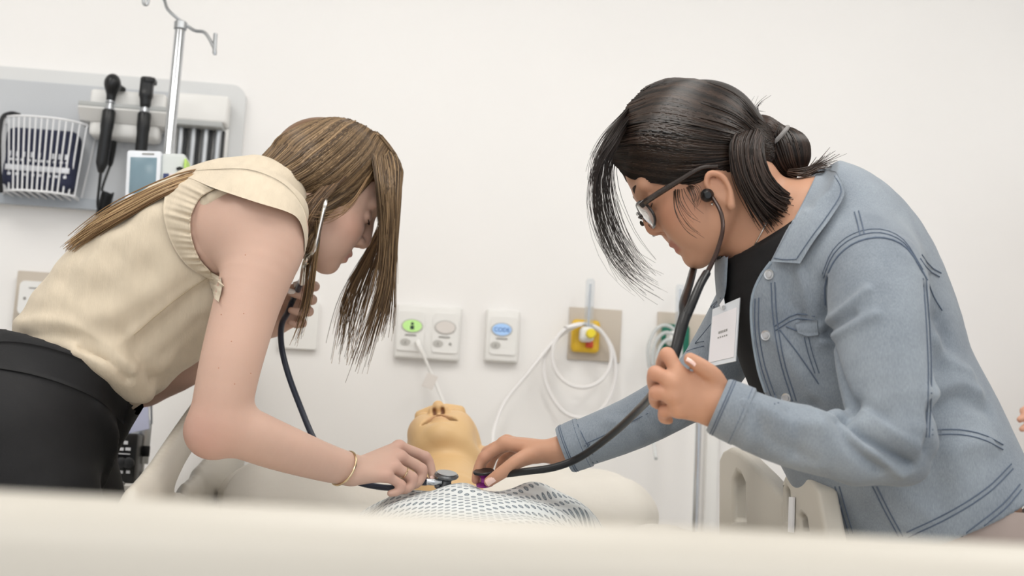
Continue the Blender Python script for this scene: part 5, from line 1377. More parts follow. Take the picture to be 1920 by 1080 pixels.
for sg in (-1, 1):          # ears sit low on the tilted head
    eu = -0.042; ef = 0.011
    S.ell(hR.p(ef - 0.006, 0.073 * sg, eu + 0.004), np.array([0.015, 0.006, 0.025]), 0.006, hR.R)
    S.tube([hR.p(ef + 0.006, 0.077 * sg, eu + 0.004), hR.p(ef + 0.004, 0.08 * sg, eu + 0.020), hR.p(ef - 0.008, 0.083 * sg, eu + 0.028), hR.p(ef - 0.019, 0.083 * sg, eu + 0.015), hR.p(ef - 0.017, 0.081 * sg, eu - 0.006), hR.p(ef - 0.005, 0.078 * sg, eu - 0.026)], np.array([0.003, 0.0038, 0.0045, 0.0045, 0.004, 0.006]), 0.004)
    S.ell(hR.p(ef - 0.004, 0.083 * sg, eu), np.array([0.007, 0.006, 0.01]), 0.004, hR.R, 's')
S.tube([hR.p(-0.02, 0, 0.0), hR.p(-0.035, 0, -0.05), at(1430, 440, 1.80), at(1480, 480, 1.80)], [0.058, 0.057, 0.058, 0.07], 0.024)
S.tube(NEAR, [.04, .034, .026, .02], 0.015); S.tube(NFORE, [.02, .021, .024, .025], 0.01)
S.tube(FARA, [.045, .04, .036], 0.02); S.tube(FFORE, [.036, .032, .025], 0.015)
RN = dict(index=J((1272, 703, 1.565), (1251, 665, 1.575), (1240, 688, 1.61), (1250, 708, 1.62)),
          middle=J((1264, 720, 1.56), (1229, 700, 1.572), (1226, 724, 1.604), (1240, 735, 1.615)),
          ring=J((1263, 744, 1.56), (1231, 736, 1.572), (1229, 754, 1.6), (1242, 760, 1.61)),
          pinky=J((1272, 768, 1.565), (1247, 771, 1.578), (1244, 784, 1.6), (1254, 788, 1.605)))
hand(S, at(1338, 756, 1.574), RN, J((1348, 730, 1.57), (1338, 706, 1.56), (1316, 688, 1.555), (1294, 673, 1.555)), 0.98)
RF = dict(index=J((945, 832, 2.085), (908, 858, 2.088), (896, 882, 2.088), (892, 900, 2.083)),
          middle=J((950, 829, 2.11), (914, 848, 2.122), (901, 878, 2.124), (899, 902, 2.12)),
          ring=J((962, 832, 2.134), (930, 848, 2.148), (916, 878, 2.15), (913, 900, 2.145)),
          pinky=J((976, 838, 2.155), (948, 853, 2.17), (936, 878, 2.17), (931, 898, 2.165)))
TH = J((1000, 852, 2.055), (972, 864, 2.042), (944, 884, 2.045), (917, 903, 2.055))
hand(S, at(1040, 846, 2.06), RF, TH, 1.02)
P, Q = S.mesh(3)
C = np.tile(np.array(lin('c39479')), (len(P), 1))
hR.tint(P, None, 'ab6a5e', 'c08268', C)
for q in [RN[k_][1] for k_ in RN] + [RF['index'][1], RF['index'][3], TH[3]]:
    w = np.exp(-(np.linalg.norm(P - q, axis=1) / 0.014) ** 2) * 0.3; C = C * (1 - w[:, None]) + np.array(lin('c08270'))[None] * w[:, None]
womanR = mk('person', P, Q, MATS['skin_tan'], col=C)
tag(womanR, 'woman with dark bun, glasses and light denim jacket leaning in from the right', 'person', 'people')
RSURF = Surf(P, Q)
nail(RSURF.hit(1297, 676, 0.0002), at(1294, 673, 1.555) - at(1316, 688, 1.555), -_fw * 0.6 + EZ, 0.009, 'nail_pink', womanR)
nail(RSURF.hit(919, 901, 0.0004), TH[3] - TH[2], -_fw + EZ * 0.4, 0.0105, 'nail_pink', womanR)
for sg in (-1, 1):
    MB().tube([hR.p(0.094, 0.014 * sg, 0.036), hR.p(0.092, 0.028 * sg, 0.043), hR.p(0.08, 0.046 * sg, 0.039)], [0.002, 0.0028, 0.0014], 6, sub=5).build('eyebrow', MATS['lash_dark'], womanR)
    MB().tube([hR.p(0.0895, 0.02 * sg, 0.007), hR.p(0.0945, 0.031 * sg, 0.003), hR.p(0.087, 0.044 * sg, 0.007)], [0.0008, 0.0016, 0.0008], 6, sub=5).build('eyelash', MATS['lash_dark'], womanR)
# black top
S = SDF((0.1, 1.55, 0.86), (0.78, 2.05, 1.42), 0.0045)
torsoR(S, RR[2:], -0.011)
S.tube(J((1475, 452, 1.80), (1430, 425, 1.80)), [0.078, 0.07], 0.02)
nk = unit(at(1385, 430, 1.80) - at(1470, 520, 1.80))
plane_cut(S, at(1428, 448, 1.74), nk + np.array([0, -0.25, 0]))
S.tube([at(1460, 470, 1.8), at(1425, 440, 1.8), at(1380, 395, 1.8)], [0.058, 0.061, 0.063], 0.004, op='s')
P, Q = S.mesh(2)
top_ = mk('black_top', P, Q, MATS['shirt_black'], womanR); TSURF = Surf(P, Q)
# jacket
S = SDF((-0.08, 1.45, 0.86), (0.82, 2.15, 1.46), 0.0036)
torsoR(S, RR, 0.0)
S.ell(at(1625, 505, 1.66), (0.075, 0.075, 0.07), 0.04)
S.tube([at(1600, 490, 1.68)] + NEAR, [.06, .066, .0625, .058, .05], 0.005)
S.tube(NFORE, [.047, .044, .0385, .034], 0.007)
S.tube(FARA, [.062, .054, .048], 0.03); S.tube(FFORE, [.047, .042, .0365], 0.015)
S.window_prism([(1505, 372), (1470, 440), (1444, 492), (1424, 520), (1409, 560), (1409, 620), (1420, 690), (1436, 745), (1452, 790), (1415, 790), (1370, 720), (1338, 700), (1345, 620), (1362, 540), (1366, 470), (1400, 400)], 1.63, 1.90)
S.tube([at(1520, 470, 1.8), at(1470, 420, 1.8), at(1400, 350, 1.8)], [0.062, 0.072, 0.085], 0.004, op='s')
d_ = unit(NFORE[3] - NFORE[2]); plane_e = NFORE[3] - d_ * 0.004
# trim both cuffs flat
def cap_cut(S, c, d, r):
    sl, g = S.sub(c - r, c + r + 0.05)
    a = (g[0] - c[0]) * d[0] + (g[1] - c[1]) * d[1] + (g[2] - c[2]) * d[2]
    rr = np.sqrt((g[0] - c[0]) ** 2 + (g[1] - c[1]) ** 2 + (g[2] - c[2]) ** 2) - r
    S.f[sl] = np.maximum(S.f[sl], -np.maximum(-a, rr)).astype(np.float32)
cn = at(1490, 405, 1.80); dn = at(1445, 490, 1.80) - at(1545, 325, 1.80); nn0 = unit(np.cross(dn, [0, 1.0, 0]))
if nn0[2] < 0: nn0 = -nn0
cap_cut(S, cn, nn0, 0.13)
cap_cut(S, NFORE[3] - d_ * 0.008, d_, 0.07)
d2_ = unit(FFORE[2] - FFORE[1]); cap_cut(S, FFORE[2] - d2_ * 0.006, d2_, 0.07)
hemc = (at(1908, 905, YR) + at(1572, 1000, YR)) / 2
axR = unit(at(1500, 420, YR) - hemc)
plane_cut(S, hemc - axR * 0.02, -axR)
P, Q = S.mesh(2); su = Surf(P, Q)
P = folds(P, Q, su, [([(1585, 772), (1605, 800), (1650, 838), (1705, 872)], 0.007, -0.015), ([(1575, 790), (1600, 840), (1650, 880)], 0.008, -0.010), ([(1588, 790), (1630, 842), (1690, 886)], 0.009, 0.008), ([(1618, 772), (1665, 812), (1720, 838)], 0.010, 0.008), ([(1480, 770), (1500, 812), (1490, 856)], 0.009, -0.005), ([(1420, 765), (1432, 800), (1420, 845)], 0.009, -0.004), ([(1395, 755), (1405, 800), (1395, 838)], 0.008, 0.004), ([(1530, 775), (1545, 820), (1530, 870)], 0.010, 0.005),
                     ([(1640, 770), (1690, 800), (1735, 810)], 0.014, 0.006), ([(1610, 760), (1660, 780)], 0.010, -0.006),
                     ([(1540, 615), (1590, 575), (1625, 545)], 0.007, 0.006), ([(1545, 640), (1600, 610), (1640, 590)], 0.008, 0.005), ([(1545, 628), (1600, 590)], 0.006, -0.005),
                     ([(1530, 760), (1580, 775), (1620, 830)], 0.010, -0.007), ([(1430, 765), (1480, 790), (1540, 800)], 0.012, 0.005), ([(1400, 780), (1450, 830), (1520, 860)], 0.012, -0.004),
                     ([(1760, 600), (1775, 640), (1760, 690)], 0.014, -0.008), ([(1745, 740), (1790, 720), (1830, 735)], 0.014, 0.008), ([(1748, 770), (1800, 745), (1850, 770)], 0.012, -0.006),
                     ([(1770, 880), (1800, 840), (1850, 830)], 0.016, 0.008), ([(1745, 850), (1770, 900), (1760, 950)], 0.016, -0.007), ([(1755, 640), (1785, 680), (1815, 700)], 0.012, 0.007), ([(1690, 930), (1740, 960)], 0.016, 0.006), ([(1480, 520), (1475, 560), (1500, 590)], 0.009, -0.004), ([(1500, 510), (1515, 560), (1520, 585)], 0.009, 0.004),
                     ([(1460, 640), (1500, 700), (1540, 750)], 0.014, 0.005), ([(1140, 790), (1180, 800), (1200, 830)], 0.010, 0.004), ([(1230, 745), (1260, 770), (1265, 800)], 0.012, -0.006), ([(1200, 770), (1225, 800), (1240, 815)], 0.010, 0.004),
                     ([(1600, 900), (1650, 940), (1700, 980)], 0.02, 0.005), ([(1545, 530), (1550, 580), (1570, 690), (1600, 775)], 0.008, -0.010), ([(1738, 540), (1746, 650), (1746, 760), (1735, 840)], 0.007, -0.006)])
jacket = mk('denim_jacket', P, Q, MATS['denim_light'], womanR); tag(jacket, 'light blue denim jacket with dark stitching')
JS = Surf(P, Q)
def dbl(pts, gap=(7, 0), **k):
    stitch(JS, pts, jacket, 'denim_thread', **k); stitch(JS, [(a + gap[0], b + gap[1]) for a, b in pts], jacket, 'denim_thread', **k)
arm = [(1547, 572), (1548, 530), (1568, 485), (1605, 455), (1655, 446), (1700, 466), (1736, 522)]
stitch(JS, arm, jacket, 'denim_thread', r=.0013); stitch(JS, [(a - 4, b - 9) for a, b in arm[1:]], jacket, 'denim_thread'); stitch(JS, [(a - 6, b - 16) for a, b in arm[1:]], jacket, 'denim_thread', r=.0007)
dbl([(1602, 398), (1608, 420), (1613, 442)], (8, -2)); dbl([(1736, 522), (1743, 620), (1746, 720), (1742, 820)], (-6, 0), r=.0008)
dbl([(1416, 560), (1416, 620), (1428, 690), (1452, 758)], (7, -2)); dbl([(1446, 530), (1450, 600), (1464, 680), (1486, 752)], (7, -1))
dbl([(1452, 612), (1492, 589), (1528, 593)], (0, 9)); stitch(JS, [(1462, 618), (1500, 668), (1535, 720)], jacket, 'denim_thread'); dbl([(1508, 632), (1516, 665), (1528, 700)], (8, 0), r=.0007)
stitch(JS, [(1474, 612), (1484, 625), (1495, 620)], jacket, 'denim_thread', r=.0012)
dbl([(1748, 806), (1800, 806), (1845, 816), (1880, 834)], (0, 9)); dbl([(1896, 870), (1850, 915), (1780, 960), (1700, 998)], (3, 9)); dbl([(1912, 908), (1880, 945), (1830, 985), (1790, 1015)], (3, 10))
dbl([(1526, 912), (1545, 960), (1560, 1000)], (9, 0)); dbl([(1566, 912), (1580, 960), (1592, 1000)], (8, 0)); dbl([(1636, 912), (1660, 960), (1685, 1005)], (8, 0))
dbl([(1350, 712), (1326, 738), (1313, 768), (1314, 797)], (7, 3)); dbl([(1384, 728), (1358, 752), (1345, 785), (1350, 822)], (7, 3), r=.0007)
dbl([(1040, 815), (1056, 850), (1078, 886)], (7, -2)); dbl([(1075, 798), (1090, 830), (1112, 868)], (8, -2)); stitch(JS, [(1098, 832), (1150, 808), (1215, 775)], jacket, 'denim_thread', r=.0007)
dbl([(1728, 478), (1744, 500), (1764, 512)], (-3, 7)); stitch(JS, [(1738, 524), (1750, 556), (1766, 582)], jacket, 'denim_thread')
dbl([(1320, 640), (1300, 645), (1288, 650)], (0, 9), r=.0007); dbl([(1325, 560), (1340, 590), (1342, 640)], (5, 0), r=.0007)
def cuff(c, d, r, ln, name='cuff'):
    MB().lathe([(r - .010, .010), (r - .006, 0), (r - .001, -.001), (r + .001, .002), (r + .0025, ln * .5), (r + .003, ln - .002), (r + .001, ln), (r - .004, ln)], c, d, 36).build(name, MATS['denim_light'], jacket)
    e1 = unit(np.cross(d, [0, 0, 1.0])); e2 = np.cross(d, e1)
    for h_ in (0.005, 0.008, ln - 0.006):
        MB().tube([c + d * h_ + (e1 * math.cos(a) + e2 * math.sin(a)) * (r + 0.0012 + 0.0012 * min(1, h_ / (ln * .5))) for a in np.linspace(0, 2 * math.pi, 40)], 0.0007, 5).build('seam', MATS['denim_thread'], jacket)
cuff(NFORE[3] - d_ * 0.008, -d_, 0.0355, 0.036); cuff(FFORE[2] - d2_ * 0.006, -d2_, 0.038, 0.036)
# pocket flap on the chest
A = JS.line([(1492, 606), (1512, 600), (1532, 600)], 0.003); B = JS.line([(1498, 624), (1512, 630), (1534, 626)], 0.004)
V_, F_ = sheet(A, B, 16, 5, 0.002, lambda u, v: 0.002 * np.sin(math.pi * v)); mk('pocket_flap', V_, F_, MATS['denim_light'], jacket)
# placket edge
MB().tube(JS.line([(1446, 492), (1426, 520), (1411, 560), (1411, 620), (1422, 690), (1436, 735)], 0.0), 0.0028, 8).build('placket_edge', MATS['denim_edge'], jacket)
for (a, b) in ((1443, 515), (1437, 629), (1475, 747), (1568, 946)):
    q = JS.hit(a, b, 0.0); nn = unit(-ray(a, b) + np.array([-0.5, 0, 0]))
    MB().lathe([(0.0078, -0.003), (0.0078, 0.002), (0.0068, 0.0035), (0.0048, 0.003), (0.004, 0.0042), (0.0003, 0.0044)], q, nn, 20).build('button', MATS['button_silver'], jacket)
# collar: near leaf and the stand behind the neck
cA = [(1536, 314), (1522, 345), (1497, 395), (1470, 445), (1446, 490)]
cB = [(1568, 322), (1584, 360), (1560, 405), (1526, 452), (1500, 494)]
V_, F_ = drape(cA, cB, [JS, TSURF, RSURF], 44, 12, lambda u, v: 0.005 + 0.012 * np.sin(math.pi * (0.15 + 0.6 * v)), 0.004, blur=14)
mk('collar', V_, F_, MATS['denim_light'], jacket); CS = Surf(np.array(V_), np.array([q for q in F_]))
stitch(CS, [(1565, 330), (1577, 360), (1553, 402), (1520, 447), (1494, 485)], jacket, 'denim_thread', r=.0007, step=8)
stitch(CS, [(1452, 484), (1472, 487), (1494, 486)], jacket, 'denim_thread', r=.0007, step=8)
c_far = J((1545, 318, 1.83), (1500, 350, 1.88), (1455, 405, 1.91), (1400, 455, 1.90), (1372, 482, 1.88)); c_far2 = J((1560, 324, 1.86), (1520, 362, 1.92), (1470, 420, 1.94), (1400, 480, 1.92), (1366, 510, 1.885))
V_, F_ = sheet(c_far, c_far2, 40, 6, 0.004); mk('collar', V_, F_, MATS['denim_light'], jacket)
c_b = J((1545, 318, 1.77), (1552, 315, 1.80), (1545, 318, 1.83)); c_b2 = J((1566, 328, 1.745), (1580, 335, 1.80), (1560, 324, 1.86))
V_, F_ = sheet(c_b, c_b2, 16, 5, 0.004); mk('collar', V_, F_, MATS['denim_light'], jacket)
# trousers and shoes
S = SDF((0.38, 1.5, 0.0), (1.0, 2.1, 0.98), 0.008)
hr = (at(1960, 985, YR) + at(1640, 1080, YR)) / 2
S.tube([hemc + axR * 0.03, hr + [0.02, 0, 0], hr + [0.05, 0, -0.12]], [(0.15, 0.155), (0.158, 0.165), (0.145, 0.165)], 0.02, up=FT)
fx = hr[0] + 0.07
for dy in (-0.085, 0.085):
    S.tube([np.array([fx - 0.01, YR + dy, hr[2] - 0.12]), np.array([fx - 0.03, YR + dy, 0.5]), np.array([fx, YR + dy, 0.1])], [0.10, 0.08, 0.07], 0.03)
plane_cut(S, hemc + axR * 0.05, axR); plane_cut(S, np.array([0, 0, 0.07]), (0, 0, -1))
P, Q = S.mesh(2); tag(mk('trousers', P, Q, MATS['trouser_taupe'], womanR), 'taupe trousers')
for dy in (-0.085, 0.085):
    b0 = np.array([fx, YR + dy, 0]); S = SDF(b0 + [-0.26, -0.07, 0], b0 + [0.09, 0.07, 0.13], 0.005)
    S.tube([b0 + [0.02, 0, 0.045], b0 + [-0.06, 0, 0.042], b0 + [-0.17, 0, 0.034]], [(0.045, 0.038), (0.04, 0.042), (0.03, 0.04)], 0.02, up=(0, 0, 1))
    S.tube([b0 + [-0.01, 0, 0.06], b0 + [0, 0, 0.1]], [0.042, 0.045], 0.02); plane_cut(S, (0, 0, 0.004), (0, 0, -1))
    P, Q = S.mesh(2); mk('shoe', P, Q, MATS['shoe_black'], womanR)
# hair
CR, RRd = (-0.018, 0, 0.047), np.array([0.110, 0.087, 0.097])
S = SDF(hR.c - 0.24, hR.c + 0.24, 0.003)
S.ell(hR.p(*CR), RRd - 0.004, 0.01, hR.R)
S.ell(hR.p(-0.075, 0, 0.0), (0.042, 0.048, 0.05), 0.02, hR.R)
S.ell(hR.p(0.085, 0, -0.045), (0.075, 0.13, 0.085), 0.012, hR.R, 's')
S.ell(hR.p(0.085, 0, 0.01), (0.034, 0.09, 0.052), 0.012, hR.R, 's')
S.ell(hR.p(-0.005, 0, -0.075), (0.06, 0.12, 0.075), 0.01, hR.R, 's')
P, Q = S.mesh(2)
HSR = Surf(P, Q)
hairR = mk('hair', P, Q, MATS['hair_black'], womanR, col=np.tile(np.array(lin('1d1613')), (len(P), 1)))
tag(hairR, 'dark brown hair gathered in a low bun')
def r_(px, py, off=0.0): return on_ell(hR, CR, RRd, px, py, off)
sideR = [[r_(1212, 164), r_(1258, 147), r_(1325, 156), r_(1385, 184), r_(1418, 225), at(1445, 258, 1.80)],
         [r_(1178, 198), r_(1235, 178), r_(1315, 190), r_(1380, 214), r_(1410, 240), at(1440, 264, 1.77)],
         [r_(1150, 245), r_(1215, 228), r_(1300, 238), r_(1365, 252), at(1405, 262, 1.74), at(1440, 272, 1.76)],
         [r_(1140, 275), r_(1205, 268), r_(1290, 280), r_(1350, 284), at(1400, 280, 1.73), at(1440, 278, 1.76)],
         [r_(1150, 302), r_(1205, 310), r_(1280, 318), r_(1340, 310), at(1395, 298, 1.73), at(1440, 284, 1.77)],
         [r_(1170, 322), r_(1222, 340), r_(1285, 346), r_(1332, 332), at(1385, 318, 1.735), at(1435, 292, 1.77)]]
PR = [(hR.p(*CR), hR.R, RRd)]
parts = [strands(sideR, 2200, 0.0012, 0.0014, 21, '120d0b', '4a3a31', wave=0.0007, push=PR, cling=(HSR, 0.04))]
parts.append(strands([mirror(hR, np.array(g)) for g in sideR], 700, 0.0016, 0.0015, 22, '120d0b', '4a3a31', wave=0.0007, push=PR))
loop = [J((1400, 232, 1.75), (1372, 262, 1.715), (1375, 320, 1.71), (1405, 380, 1.72), (1440, 432, 1.73)),
        J((1410, 230, 1.75), (1388, 270, 1.705), (1395, 330, 1.70), (1425, 385, 1.71), (1470, 425, 1.73)),
        J((1425, 232, 1.75), (1410, 280, 1.71), (1420, 335, 1.705), (1450, 375, 1.715), (1500, 392, 1.74)),
        J((1435, 240, 1.76), (1430, 290, 1.72), (1450, 340, 1.72), (1490, 372, 1.74), (1540, 386, 1.76))]
parts.append(strands(loop, 420, 0.0013, 0.002, 23, '17110e', '53423a', tipjit=0.006, wave=0.001))
bang = [[r_(1205, 190), r_(1178, 215)] + J((1146, 262, 1.715), (1118, 300, 1.70), (1106, 350, 1.70), (1112, 410, 1.71), (1140, 475, 1.72), (1185, 522, 1.73), (1240, 550, 1.735)),
        [r_(1210, 188), r_(1182, 215)] + J((1152, 262, 1.74), (1128, 300, 1.74), (1120, 360, 1.74), (1130, 420, 1.75), (1155, 480, 1.75), (1195, 522, 1.76), (1225, 540, 1.76)),
        [mirror(hR, np.array([r_(1215, 190)]))[0] * .5 + r_(1215, 190) * .5 + hR.U * .01, r_(1180, 222)] + J((1158, 268, 1.78), (1140, 300, 1.79), (1135, 360, 1.79), (1145, 410, 1.79), (1165, 455, 1.79), (1190, 500, 1.79), (1215, 525, 1.79)),
        [mirror(hR, np.array([r_(1215, 200)]))[0], mirror(hR, np.array([r_(1185, 230)]))[0]] + J((1165, 272, 1.86), (1148, 305, 1.87), (1150, 360, 1.87), (1165, 410, 1.87), (1180, 450, 1.87), (1205, 490, 1.86), (1225, 515, 1.86))]
parts.append(strands(bang[:3], 120, 0.00048, 0.0040, 24, '120d0b', '3a2d27', tipjit=0.010, wave=0.0014))
parts.append(strands(bang[2:], 36, 0.00045, 0.004, 25, '120d0b', '3a2d27', tipjit=0.010, wave=0.0014))
parts.append(strands([[r_(1200, 178), r_(1180, 202)] + J((1138, 250, 1.71), (1112, 300, 1.70), (1108, 350, 1.70)), [r_(1205, 178), r_(1185, 200), r_(1148, 250), at(1125, 300, 1.74), at(1118, 350, 1.74)]], 60, 0.0008, 0.002, 26, '120d0b', '3a2d27', tipjit=0.004))
temple = [[r_(1300, 345), at(1312, 352, 1.715), at(1316, 372, 1.712), at(1300, 388, 1.712)], [r_(1285, 350), at(1290, 360, 1.712), at(1300, 378, 1.71), at(1310, 392, 1.71)], [r_(1260, 352), at(1262, 400, 1.71), at(1285, 440, 1.71), at(1320, 460, 1.715)]]
parts.append(strands(temple, 26, 0.0005, 0.0015, 27, '1a1310', '4a3a31', tipjit=0.004))
tailR = [J((1480, 318, 1.77), (1508, 316, 1.755), (1542, 306, 1.75), (1575, 290, 1.75)), J((1478, 325, 1.77), (1505, 330, 1.75), (1532, 316, 1.745), (1550, 308, 1.745))]
parts.append(strands(tailR, 60, 0.0009, 0.003, 28, '2a201b', '6a564a', tipjit=0.008))
parts.append(strands([J((1395, 225, 1.79), (1410, 200, 1.79), (1418, 188, 1.79)), J((1430, 232, 1.8), (1425, 205, 1.8), (1440, 195, 1.8))], 14, 0.0005, 0.003, 29, '1a1310', '3a2d27', tipjit=0.01))
# bun: coiled locks over a core
bc = at(1468, 288, 1.80); S = SDF(bc - 0.09, bc + 0.09, 0.003)
S.ell(bc, (0.034, 0.037, 0.035), 0.01); S.ell(at(1425, 248, 1.80), (0.026, 0.034, 0.022), 0.02); S.ell(at(1490, 285, 1.79), (0.018, 0.024, 0.024), 0.012)
P, Q = S.mesh(2); BNS = Surf(P, Q); bun = mk('hair_bun', P, Q, MATS['hair_black'], hairR, col=np.tile(np.array(lin('1d1613')), (len(P), 1)))
axh = unit(at(1480, 300, 1.79) - at(1425, 245, 1.80)); uh = unit(np.cross(axh, [0, 1, 0])); wh = np.cross(axh, uh); coils = []
for k in range(13):
    f_ = 2 * math.pi * k / 12
    coils.append([bc + axh * 0.038 * -math.cos(a_) + (uh * math.cos(f_ + 0.5 * a_) + wh * math.sin(f_ + 0.5 * a_)) * 0.039 * math.sin(a_) for a_ in np.linspace(0.35, 2.85, 12)])
parts.append(strands(coils, 520, 0.0012, 0.001, 30, '120d0b', '4f3d34', m=20, tip=0.8, short=0.05, cling=(BNS, 0.05)))
lobe = [J((1395, 235, 1.77), (1412, 226, 1.768), (1435, 228, 1.77), (1455, 245, 1.775)), J((1395, 250, 1.765), (1415, 240, 1.762), (1438, 245, 1.765), (1452, 262, 1.77)), J((1398, 232, 1.80), (1418, 222, 1.80), (1440, 226, 1.80), (1458, 242, 1.80))]
parts.append(strands(lobe, 200, 0.0012, 0.0012, 31, '120d0b', '4f3d34', tip=0.8, cling=(BNS, 0.05)))
V_, F_, C = merge(parts)
o = mk('hair_locks', V_, F_, MATS['hair_black'], hairR, col=C); o['kind'] = 'stuff'
tc_ = at(1452, 264, 1.80); axh = unit(at(1475, 290, 1.80) - at(1425, 245, 1.80)); u_ = unit(np.cross(axh, [0, 1, 0])); w_ = np.cross(axh, u_)
o = MB().tube([tc_ + u_ * 0.026 * math.cos(a) + w_ * 0.036 * math.sin(a) for a in np.linspace(0, 2 * math.pi, 40)], 0.0032, 8).build('hair_tie', MATS['tie_grey'])
tag(o, 'grey elastic hair tie around the dark bun', 'hair tie')
# glasses
g = thing('glasses', hR.p(0.1, 0, 0), 'dark framed glasses on the face of the denim-jacketed woman', 'glasses')
for sg in (-1, 1):
    MB().tube([hR.p(0.104, 0.066 * sg, 0.010), hR.p(0.09, 0.074 * sg, 0.009), hR.p(0.04, 0.080 * sg, 0.004), hR.p(0.008, 0.082 * sg, 0.0), hR.p(-0.012, 0.081 * sg, -0.012)], [.0046, .0046, .004, .0034, .003], 8, sub=4, flat=(hR.L, 0.9)).build('temple', MATS['glasses_dark'], g)
    cl = hR.p(0.1045, 0.034 * sg, 0.0)
    ring = [cl + hR.L * 0.028 * math.copysign(abs(math.cos(a)) ** 0.8, math.cos(a)) + hR.U * 0.020 * math.copysign(abs(math.sin(a)) ** 0.8, math.sin(a)) - hR.F * 0.008 * (math.cos(a) * sg > 0) * abs(math.cos(a)) for a in np.linspace(0, 2 * math.pi, 40)]
    rim = MB().tube(ring, 0.0022, 8).build('lens_rim', MATS['glasses_dark'], g)
    v, f = [cl] + ring[:-1], [(0, i + 1, (i + 1) % 39 + 1) for i in range(39)]
    nn_ = len(v); v = v + [q + hR.F * 0.0012 for q in v]; f = f + [tuple(i + nn_ for i in q[::-1]) for q in f]
    mk('lens', v, f, MATS['lens_clear'], rim)
MB().tube([hR.p(0.105, 0.008, 0.006), hR.p(0.109, 0, 0.009), hR.p(0.105, -0.008, 0.006)], 0.002, 8, sub=5).build('bridge', MATS['glasses_dark'], g)
# earring, chain, badge
o = MB().lathe([(0.0004, -0.0025), (0.0022, -0.001), (0.0022, 0.001), (0.0004, 0.0025)], RSURF.hit(1337, 382, 0.0015), _fw, 10).build('earring', MATS['silver'])
tag(o, 'tiny silver stud in the ear with the black earpiece', 'earring')
ch = RSURF.line([(1448, 395), (1432, 430), (1412, 468), (1398, 495), (1386, 512)], 0.002)
o = MB().tube(ch, 0.0011, 6).build('necklace', MATS['silver']); tag(o, 'thin silver chain on the neck above the black top', 'necklace')
tl, tr_, br2, bl2 = TSURF.hit(1336, 580), TSURF.hit(1387, 558), TSURF.hit(1379, 677), TSURF.hit(1327, 688)
yb = min(tl[1], tr_[1], br2[1], bl2[1]) - 0.012
tl, tr_, br2, bl2 = at(1336, 580, yb + .03), at(1387, 558, yb), at(1379, 677, yb), at(1327, 688, yb + .03)
bd = thing('name_badge', bl2, 'white name badge card clipped in front of the black top', 'badge')
nB = unit(np.cross(tr_ - tl, bl2 - tl)); nB = nB if nB @ _fw < 0 else -nB
MB().prism([tl, tr_, br2, bl2], -nB * 0.0025).build('sleeve', MATS['badge_sleeve'], bd, smooth=False)
def bq(u, v, w=0.0): return (tl * (1 - u) + tr_ * u) * (1 - v) + (bl2 * (1 - u) + br2 * u) * v + nB * w
MB().prism([bq(.04, .14, .0004), bq(.93, .14, .0004), bq(.94, .93, .0004), bq(.04, .93, .0004)], nB * 0.0006).build('card', MATS['badge_card'], bd, smooth=False)
for v, a, b, h_ in ((.46, .32, .66, .020), (.545, .3, .68, .012)):
    for k in range(5):
        u = a + (b - a) * k / 5
        MB().prism([bq(u, v - h_, .0012), bq(u + .045, v - h_, .0012), bq(u + .045, v + h_, .0012), bq(u, v + h_, .0012)], nB * 0.0002).build('print_mark', MATS['ink_grey'], bd, smooth=False)
MB().prism([bq(.28, -.02, .001), bq(.42, -.1, .001), bq(.5, .06, .001), bq(.46, .1, .001), bq(.38, .08, .001)], nB * 0.001).build('strap_clip', MATS['paper_white'], bd, smooth=False)
MB().lathe([(0.0003, 0), (0.0028, 0), (0.0028, 0.0015), (0.0003, 0.0018)], bq(.46, .06, .002), nB, 12).build('snap', MATS['button_silver'], bd)
# her stethoscope
t = thing('stethoscope', at(908, 908, 2.07), 'black stethoscope with purple chestpiece used by the denim-jacketed woman', 'stethoscope')
nb = unit([-0.15, -0.25, 1.0]); c0 = at(908, 897, 2.072)
cpp = MB().lathe([(0.009, -0.0135), (0.0135, -0.012), (0.0138, -0.009), (0.006, -0.006), (0.0055, 0.001), (0.010, 0.007), (0.0125, 0.008)], c0, nb, 24).build('chestpiece', MATS['purple_metal'], t)
MB().lathe([(0.016, 0), (0.0172, 0.001), (0.0172, 0.0035), (0.016, 0.0045), (0.0003, 0.0045)], c0 + nb * 0.0085, nb, 24).build('diaphragm', MATS['steth_black'], cpp)
MB().tube(J((918, 888, 2.065), (945, 889, 2.05), (985, 884, 2.02), (1040, 876, 2.0), (1090, 856, 1.98), (1150, 812, 1.9), (1200, 765, 1.78), (1226, 736, 1.66), (1246, 700, 1.612), (1264, 665, 1.6), (1276, 620, 1.61), (1284, 592, 1.62)), [.005, .0056, .0058, .006, .006, .006, .006, .0064, .0068, .0072, .0078, .008], 12, sub=5).build('tube', MATS['steth_black'], t)
MB().tube(J((1285, 597, 1.62), (1297, 570, 1.625), (1312, 535, 1.64), (1325, 512, 1.66)), [.0065, .0062, .0058, .0056], 12, sub=5).build('tube_branch', MATS['steth_black'], t)
MB().tube(J((1283, 597, 1.622), (1282, 568, 1.66), (1292, 535, 1.74), (1300, 505, 1.82)), [.0065, .0062, .0058, .0056], 12, sub=5).build('tube_branch', MATS['steth_black'], t)
ep = RSURF.hit(1330, 364, 0.004)
MB().tube([at(1325, 513, 1.66), at(1343, 475, 1.665), at(1355, 432, 1.675), at(1352, 400, 1.69), at(1340, 376, ep[1] - 0.012), at(1333, 367, ep[1] - 0.004)], [.0034, .0032, .003, .003, .003, .003], 10, sub=6).build('ear_tube', MATS['smoke_tube'], t)
